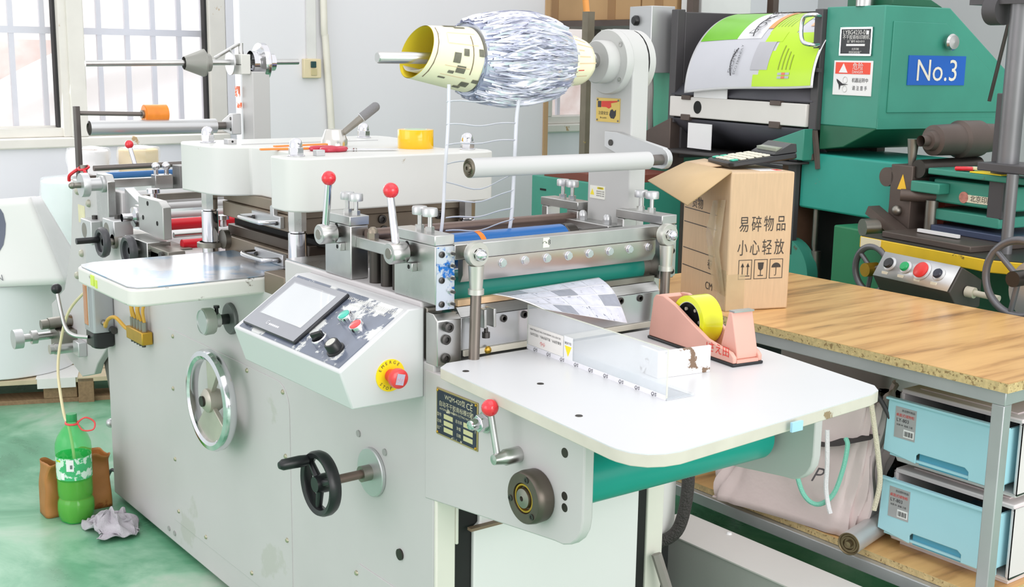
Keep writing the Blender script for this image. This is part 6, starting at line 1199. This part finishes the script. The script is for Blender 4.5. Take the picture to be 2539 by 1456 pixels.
# shafts along u
PB_().lathe([(0.018, 0), (0.018, 0.03), (0.03, 0.032), (0.035, 0.05), (0.05, 0.055), (0.052, 0.16), (0.062, 0.17), (0.06, 0.26), (0.05, 0.27), (0.045, 0.36)], (-0.05, -0.25, 1.168), (1, 0, 0.015), 30).build('unwind_spindle', brn, PRS)
PB_().lathe([(0.0335, 0.0), (0.0335, 0.008)], (0.0, -0.25, 1.169), (1, 0, 0.015), 30).build('brass_ring', brass, PRS)
PB_().cyl((-0.05, -0.25, 1.078), (0.22, -0.25, 1.082), 0.03).build('lower_spindle', dark_steel, PRS)
# platen press group
PB_().box(-0.05, 0.30, -0.68, -0.29, 1.065, 1.085).build('top_plate', grn, PRS, bevel=0.004)
pb2 = PB_().box(-0.02, 0.30, -0.60, -0.29, 0.975, 1.05).build('platen_block', grn, PRS, bevel=0.006)
PB_().box(-0.07, -0.02, -0.36, -0.24, 1.005, 1.04).build('block_lug', grn, pb2, bevel=0.004)
lb_ = PB_().box(-0.0225, -0.0205, -0.54, -0.425, 0.988, 1.012).build('block_label', mat('ivory_label', (230, 222, 196), 0.5), pb2)
PB_().cyl((-0.0235, -0.42, 1.002), (-0.0205, -0.42, 1.002), 0.018).build('round_logo', mat('red_logo', (196, 130, 116), 0.5, var=0.3, scale=80), pb2)
text('北京印刷', pl(-0.0226, -0.49, 1.0), nv, (0, 0, 1), 0.022, letter_dk, pb2)
PB_().box(-0.03, 0.25, -0.57, -0.30, 0.92, 0.955).build('lower_plate', grn, PRS, bevel=0.004)
PB_().cyl((-0.03, -0.30, 0.87), (-0.03, -0.30, 0.98), 0.02).build('guide_column', steel_d, PRS)
PB_().cyl((-0.08, -0.21, 0.99), (0.0, -0.30, 0.99), 0.02).build('dark_stud', brn, PRS)
PB_().box(0.05, 0.30, -0.28, -0.22, 0.82, 1.0).build('rusty_inner', mat('rust_red', (130, 52, 36), 0.6, var=0.2), PRS)
# bed with hazard edge
bed = PB_().prism([(-0.24, -0.205), (-0.20, -0.19), (0.30, -0.19), (0.30, -0.95), (-0.10, -0.95), (-0.24, -0.72)], 'xy', 0.825, 0.862).build('press_bed', mat('hazard_yellow_edge', (226, 190, 40), 0.5, var=0.1, scale=9, chips=(84, 70, 44), chip_amt=0.40, chip_scale=12), PRS, bevel=0.003)
PB_().prism([(-0.238, -0.21), (-0.20, -0.195), (0.295, -0.195), (0.295, -0.945), (-0.10, -0.945), (-0.238, -0.72)], 'xy', 0.862, 0.864).build('bed_surface', mat('dark_bed', (62, 62, 56), 0.4, 0.3, var=0.1), bed)
PB_().box(-0.245, -0.2385, -0.30, -0.215, 0.828, 0.86).build('white_tape', mat('dirty_white_tape', (226, 220, 190), 0.5), bed)
PB_().box(-0.20, 0.10, -0.62, -0.26, 0.864, 0.884).build('bed_plate', mat('brown_bed_plate', (92, 82, 76), 0.45, 0.4, var=0.1), bed, bevel=0.003)
PB_().box(-0.05, 0.25, -0.62, -0.32, 0.884, 0.905).build('die_block', mat('blue_grey_die', (72, 82, 108), 0.35, 0.3), bed, bevel=0.003)
PB_().obox((-0.12, -0.42, 0.893), (0.012, 0.16, 0.01), Matrix.Rotation(R(2), 3, 'Z')).build('white_stick', white_pl, bed)
# posts at the right edge
PB_().cyl((-0.05, -0.60, 1.12), (-0.05, -0.60, 1.75), 0.032).build('mast', mat('grey_mast', (120, 120, 122), 0.4, 0.6, var=0.1), PRS)
PB_().box(-0.03, 0.0, -0.575, -0.52, 0.95, 1.33).build('mast_bracket', char, PRS, bevel=0.003)
PB_().box(-0.10, 0.04, -0.75, -0.53, 1.10, 1.125).build('mast_foot', char, PRS, bevel=0.003)
PB_().cyl((-0.10, -0.665, 0.86), (-0.10, -0.665, 1.10), 0.017).build('press_post', MATS['grey_mast'], PRS)
PB_().lathe([(0.0, 0), (0.045, 0), (0.045, 0.05), (0.0, 0.05)], (-0.06, -0.50, 1.575), (0, -1, 0), 24).box(-0.09, 0.0, -0.66, -0.44, 1.59, 1.70).build('lamp_arm', char, PRS)
for v, dv in ((-0.38, 0.05), (-0.47, 0.02)): PB_().cyl((0.10, v, 1.30), (0.10, v - dv - 0.04, 1.75), 0.006, n=8).build('tension_wire', dark_steel, PRS)
# push-button box, tilted
q3 = Matrix.Rotation(R(35), 3, 'Y')
bb = PB_().prism([(-0.36, 0.772), (-0.315, 0.842), (-0.23, 0.80), (-0.23, 0.72), (-0.31, 0.70)], 'xz', -0.70, -0.395).build('button_box', mat('dark_box_side', (66, 62, 58), 0.5), PRS, bevel=0.003)
fd = (Vector((-0.315, 0, 0.842)) - Vector((-0.36, 0, 0.772))).normalized(); fn = Vector((-fd.z, 0, fd.x))
def fb_(s_, v, n): return Vector((-0.36, v, 0.772)) + fd * s_ + fn * n
PB_().add([fb_(0.0, -0.40, 0.0034), fb_(0.0, -0.695, 0.0034), fb_(0.083, -0.695, 0.0034), fb_(0.083, -0.40, 0.0034)], [(0, 1, 2, 3)]).build('box_face', alu, bb, solid=0.002)
for v, cm, r in ((-0.445, black_pl, 0.017), (-0.51, mat('green_push', (20, 166, 96), 0.35), 0.015), (-0.575, mat('red_mushroom', (220, 50, 46), 0.3), 0.025), (-0.64, mat('navy_push', (40, 44, 60), 0.35), 0.015)):
    PB_().lathe([(r + 0.006, 0), (r + 0.006, 0.006), (r, 0.01), (r * 0.9, 0.01)], fb_(0.045, v, 0.002), fn, 22).build('button_ring', alu, bb)
    PB_().lathe([(r, 0.006), (r, 0.014), (r * 0.8, 0.018), (0, 0.019)], fb_(0.045, v, 0.002), fn, 22).build('button_cap', cm, bb)
    PB_().obox(fb_(0.016, v + 0.004, 0.003), (0.008, 0.022, 0.008), Matrix.Identity(3)).build('button_tag', mat('ivory_tag', (226, 220, 200), 0.5), bb)
PB_().cyl((-0.29, -0.70, 0.77), (-0.27, -0.80, 0.765), 0.009).cyl((-0.29, -0.70, 0.77), (-0.285, -0.725, 0.769), 0.016).build('cable_gland', mat('ivory_gland', (214, 208, 190), 0.5), bb)
# handwheels
def pwheel(c, r, nm, tilt=0.0):
    ax = (1, tilt, 0); w3 = PB_().torus(c, ax, r, 0.011, 48, 10).build(nm, mat('worn_grey_wheel', (112, 112, 116), 0.35, 0.5, var=0.1), PRS)
    c = Vector(c); d = Vector(ax).normalized(); a = Vector((0, 0, 1)); b3 = d.cross(a).normalized()
    for t in (20, 140, 260): PB_().cyl(c, c + (a * math.sin(R(t)) + b3 * math.cos(R(t))) * r, 0.008, n=10).build('wheel_spoke', MATS['worn_grey_wheel'], w3)
    PB_().cyl(c - d * 0.03, c + d * 0.02, 0.022).build('wheel_hub', brass if r < 0.1 else dark_steel, w3)
pwheel((-0.24, -0.268, 0.762), 0.074, 'handwheel'); PB_().cyl((-0.24, -0.268, 0.762), (0.1, -0.268, 0.762), 0.012).build('wheel_shaft', steel_d, PRS)
pwheel((-0.30, -0.885, 0.84), 0.105, 'handwheel', 0.1); PB_().cyl((-0.30, -0.885, 0.84), (0.1, -0.885, 0.84), 0.014).build('wheel_shaft', steel_d, PRS)
PB_().lathe([(0, 0), (0.09, 0), (0.09, 0.02), (0, 0.02)], (-0.24, -0.90, 0.80), (1, 0.1, 0), 36).build('wheel_plate', alu, PRS)
# small things on the press
o = PB_().box(-0.05, 0.02, -0.58, -0.46, 1.0851, 1.089).build('yellow_card', yellow_pl); tag(o, 'yellow card lying on the press top plate beside the red pliers', 'card')
pr_ = thing('pliers', 'small pliers with red grips on the press top plate', 'pliers', tuple(pl(-0.03, -0.44, 1.0851)))
for s_ in (0, 1): PB_().tube(bez([(-0.045 + 0.015 * s_, -0.40, 1.092), (-0.04 + 0.02 * s_, -0.43, 1.094), (-0.03, -0.455, 1.095)], 5), 0.007, 8).build('grip', red_pl if s_ == 0 else dark_steel, pr_)
PB_().obox((-0.02, -0.475, 1.097), (0.012, 0.05, 0.01), Matrix.Rotation(R(20), 3, 'Z')).build('jaw', mat('cream_jaw', (228, 222, 190), 0.5), pr_, bevel=0.002)

# ---- printed proof sheet arched over the feed board
PS = thing('printed_sheet', 'large printed proof sheet in lime green and grey arched over the press', 'sheet', tuple(pl(0.05, 0.65, 1.28)))
def psf(s_, t, n=0.0):      # s 0 left .. 1 right, t 0 bottom .. 1 top
    v = 1.045 - 0.765 * s_; a = t * R(86)
    u = -0.055 + 0.27 * (1 - math.cos(a)) + 0.012 * (1 - t) * s_; z = 1.278 + 0.05 * s_ * (1 - t) + (0.318 - 0.01 * s_) * math.sin(a) + 0.006 * math.sin(5 * s_) * (1 - t)
    nn = Vector((-math.cos(a), 0, math.sin(a)))
    return Vector((u, v, z)) + nn * (0.006 + n)
def pg(s0, s1, t0, t1, m_, nm, n): MB(PG).grid(lambda a, b: psf(s0 + (s1 - s0) * a, t0 + (t1 - t0) * b, n), 14, 20).build(nm, m_, PS)
MB(PG).grid(lambda a, b: psf(a, b), 24, 40).build('sheet_paper', mat('coated_white', (240, 240, 244), 0.25), PS, solid=0.0006)
lime = mat('lime_print_area', (190, 232, 40), 0.3, var=0.02); leaf = mat('leaf_green_print', (118, 196, 36), 0.3, var=0.08, scale=6); sg = mat('silver_grey_print', (204, 205, 212), 0.3, var=0.02); dsg = mat('mid_grey_print', (186, 186, 192), 0.3)
pg(0.02, 0.985, 0.02, 0.97, sg, 'printed_ground', 0.0014)
pg(0.02, 0.33, 0.46, 0.97, leaf, 'green_field', 0.0026)
pg(0.33, 0.52, 0.46, 0.97, mat('white_print_area', (232, 232, 236), 0.3), 'white_field', 0.0026)
pg(0.60, 0.985, 0.02, 0.33, lime, 'lime_field', 0.0026); pg(0.68, 0.985, 0.33, 0.52, lime, 'lime_field', 0.0026); pg(0.56, 0.76, 0.52, 0.97, lime, 'lime_field', 0.0026); pg(0.57, 0.70, 0.42, 0.53, lime, 'lime_field', 0.0034); pg(0.56, 0.62, 0.02, 0.12, lime, 'lime_field', 0.0026)
pg(0.53, 0.66, 0.16, 0.42, dsg, 'grey_field', 0.0034)
oran = mat('orange_print', (250, 160, 90), 0.4); gp_ = mat('grey_print', (70, 70, 74), 0.4)
pg(0.52, 0.56, 0.58, 0.95, oran, 'orange_band', 0.0042)
for k in range(3): pg(0.82 + 0.05 * k, 0.845 + 0.05 * k, 0.60, 0.90, mat('pale_orange_print', (246, 190, 150), 0.4), 'orange_text', 0.0042)
pg(0.79, 0.83, 0.76, 0.93, gp_, 'product_picture', 0.0042); pg(0.77, 0.79, 0.72, 0.96, mat('pale_blue_print', (190, 206, 226), 0.4), 'product_picture', 0.0042)
for k in range(4): pg(0.74 + 0.028 * k, 0.746 + 0.028 * k, 0.16, 0.38 - 0.03 * k, mat('olive_print', (150, 170, 60), 0.4), 'small_text', 0.0042)
for k in range(5): pg(0.58 + 0.024 * k, 0.584 + 0.024 * k, 0.60, 0.90, MATS['olive_print'], 'small_text', 0.0042)
for k, (a_, b_) in enumerate(((0.085, 0.105), (0.115, 0.135))):
    pg(0.745, 0.83, a_, b_, mat('battery_grey', (180, 188, 192), 0.35), 'battery_picture', 0.0042); pg(0.775, 0.80, a_, b_, mat('battery_red', (230, 120, 96), 0.4), 'battery_picture', 0.005)
def ptext(s_, sc_, t_, size, m_):
    p = psf(sc_, t_, 0.005); up_ = psf(sc_, t_ + 0.02, 0.005) - p; lf_ = psf(sc_ - 0.02, t_, 0.005) - p
    text(s_, PG @ p, PG.to_3x3() @ up_, PG.to_3x3() @ lf_, size, m_, PS, lift=0.002)
ptext('DOITE', 0.455, 0.66, 0.055, gp_); ptext('DOITE', 0.385, 0.24, 0.034, mat('soft_grey_print', (120, 120, 126), 0.4)); ptext('ECO FRIENDLY', 0.425, 0.25, 0.018, gp_); ptext('ECO', 0.49, 0.86, 0.04, gp_)
for sc_, t_, rr in ((0.425, 0.66, 0.055), (0.365, 0.24, 0.04)):
    MB(PG).tube([psf(sc_ - rr * 0.55 * math.sin(math.pi * i / 12) + 0.02, t_ - 0.17 * rr / 0.055 + 0.34 * rr / 0.055 * i / 12, 0.003) for i in range(13)], 0.0022, 6).build('logo_arc', gp_, PS)
o = PB_().box(-0.03, -0.027, 0.80, 1.02, 1.262, 1.30).build('paper_scrap', white_pl); tag(o, 'white paper scrap under the lower edge of the printed sheet', 'paper')

# ---- far background : cartons on a rack, strap, green cabinet, dark post
RK = thing('storage_rack', 'dark metal rack carrying brown cartons at the back', 'rack', (-1.3, 3.3, 0))
MB().box(-1.95, -0.55, 3.0, 3.6, 1.575, 1.605).build('shelf', brn, RK)
for x in (-1.95, -0.6): MB().box(x, x + 0.04, 3.0, 3.04, 0, 2.2).box(x, x + 0.04, 3.56, 3.6, 0, 2.2).build('upright', brn, RK)
cbx2 = mat('far_carton', (186, 150, 106), 0.7, var=0.05)
for i, (x0, x1, l_) in enumerate(((-1.90, -1.42, 'left brown carton on the back rack'), (-1.41, -0.98, 'middle brown carton on the back rack'), (-0.97, -0.72, 'right brown carton on the back rack'))):
    t = thing('storage_carton', l_, 'box', ((x0 + x1) / 2, 3.3, 1.606), 'cartons on the back rack')
    MB().box(x0, x1, 3.05, 3.5, 1.606, 1.98).build('carton_body', cbx2, t, bevel=0.004); MB().box((x0 + x1) / 2 - 0.03, (x0 + x1) / 2 + 0.03, 3.0485, 3.05, 1.606, 1.98).build('carton_tape', mat('brown_tape', (160, 122, 80), 0.4), t)
t = thing('white_package', 'tall white package at the right end of the back rack', 'package', (-0.64, 3.2, 1.606))
MB().box(-0.70, -0.62, 3.06, 3.4, 1.606, 1.95).box(-0.61, -0.56, 3.06, 3.4, 1.606, 1.95).build('package_body', mat('white_package', (228, 228, 226), 0.5), t, bevel=0.004); MB().box(-0.62, -0.61, 3.07, 3.39, 1.606, 1.94).build('package_gap', dark_gap, t)
o = MB().ribbon(bez([(-0.90, 2.6, 1.9), (-0.87, 2.6, 1.68), (-0.835, 2.6, 1.52), (-0.80, 2.6, 1.40)], 5), 0.035, (1, 0.3, 0)).build('hanging_strap', mat('orange_strap', (250, 168, 84), 0.5), None, solid=0.002); tag(o, 'orange webbing strap hanging beside the rewind drum', 'strap')
gc = thing('green_cabinet', 'green steel cabinet with brown top behind the roller stand', 'cabinet', (-0.3, 2.2, 0))
MB().box(-0.46, 0.02, 1.98, 2.4, 0.0, 0.92).build('cabinet_body', grn, gc, bevel=0.004); MB().box(-0.40, 0.02, 2.0, 2.38, 0.92, 0.95).build('cabinet_top', mat('red_brown_top', (120, 62, 48), 0.6), gc)
for i in range(3): MB().box(-0.40 + 0.12 * i, -0.36 + 0.12 * i, 1.978, 1.981, 0.86 - 0.03 * i, 0.868 - 0.03 * i).build('vent_slot', dark_gap, gc)
o = MB().box(-0.70, -0.66, 2.44, 2.48, 0.0, 1.62).build('steel_post', mat('dark_olive_post', (120, 112, 96), 0.5, var=0.2, scale=9, chips=(226, 190, 60), chip_amt=0.34, chip_scale=5)); tag(o, 'dark steel post with yellow paint traces left of the rewind column', 'post')
bl = thing('parts_tray', 'lavender blue plastic tray behind the blue pull roller', 'tray', (0.62, 1.25, 0))
MB().box(0.50, 0.80, 1.10, 1.40, 0.80, 0.83).build('tray_floor', mat('lavender_plastic', (136, 142, 214), 0.4), bl); MB().box(0.50, 0.80, 1.10, 1.11, 0.83, 0.90).box(0.50, 0.80, 1.39, 1.40, 0.83, 0.90).box(0.50, 0.51, 1.11, 1.39, 0.83, 0.90).box(0.79, 0.80, 1.11, 1.39, 0.83, 0.90).build('tray_rim', MATS['lavender_plastic'], bl); MB().box(0.53, 0.77, 1.13, 1.37, 0.0, 0.80).build('tray_stand', MATS['grey_leg'], bl)
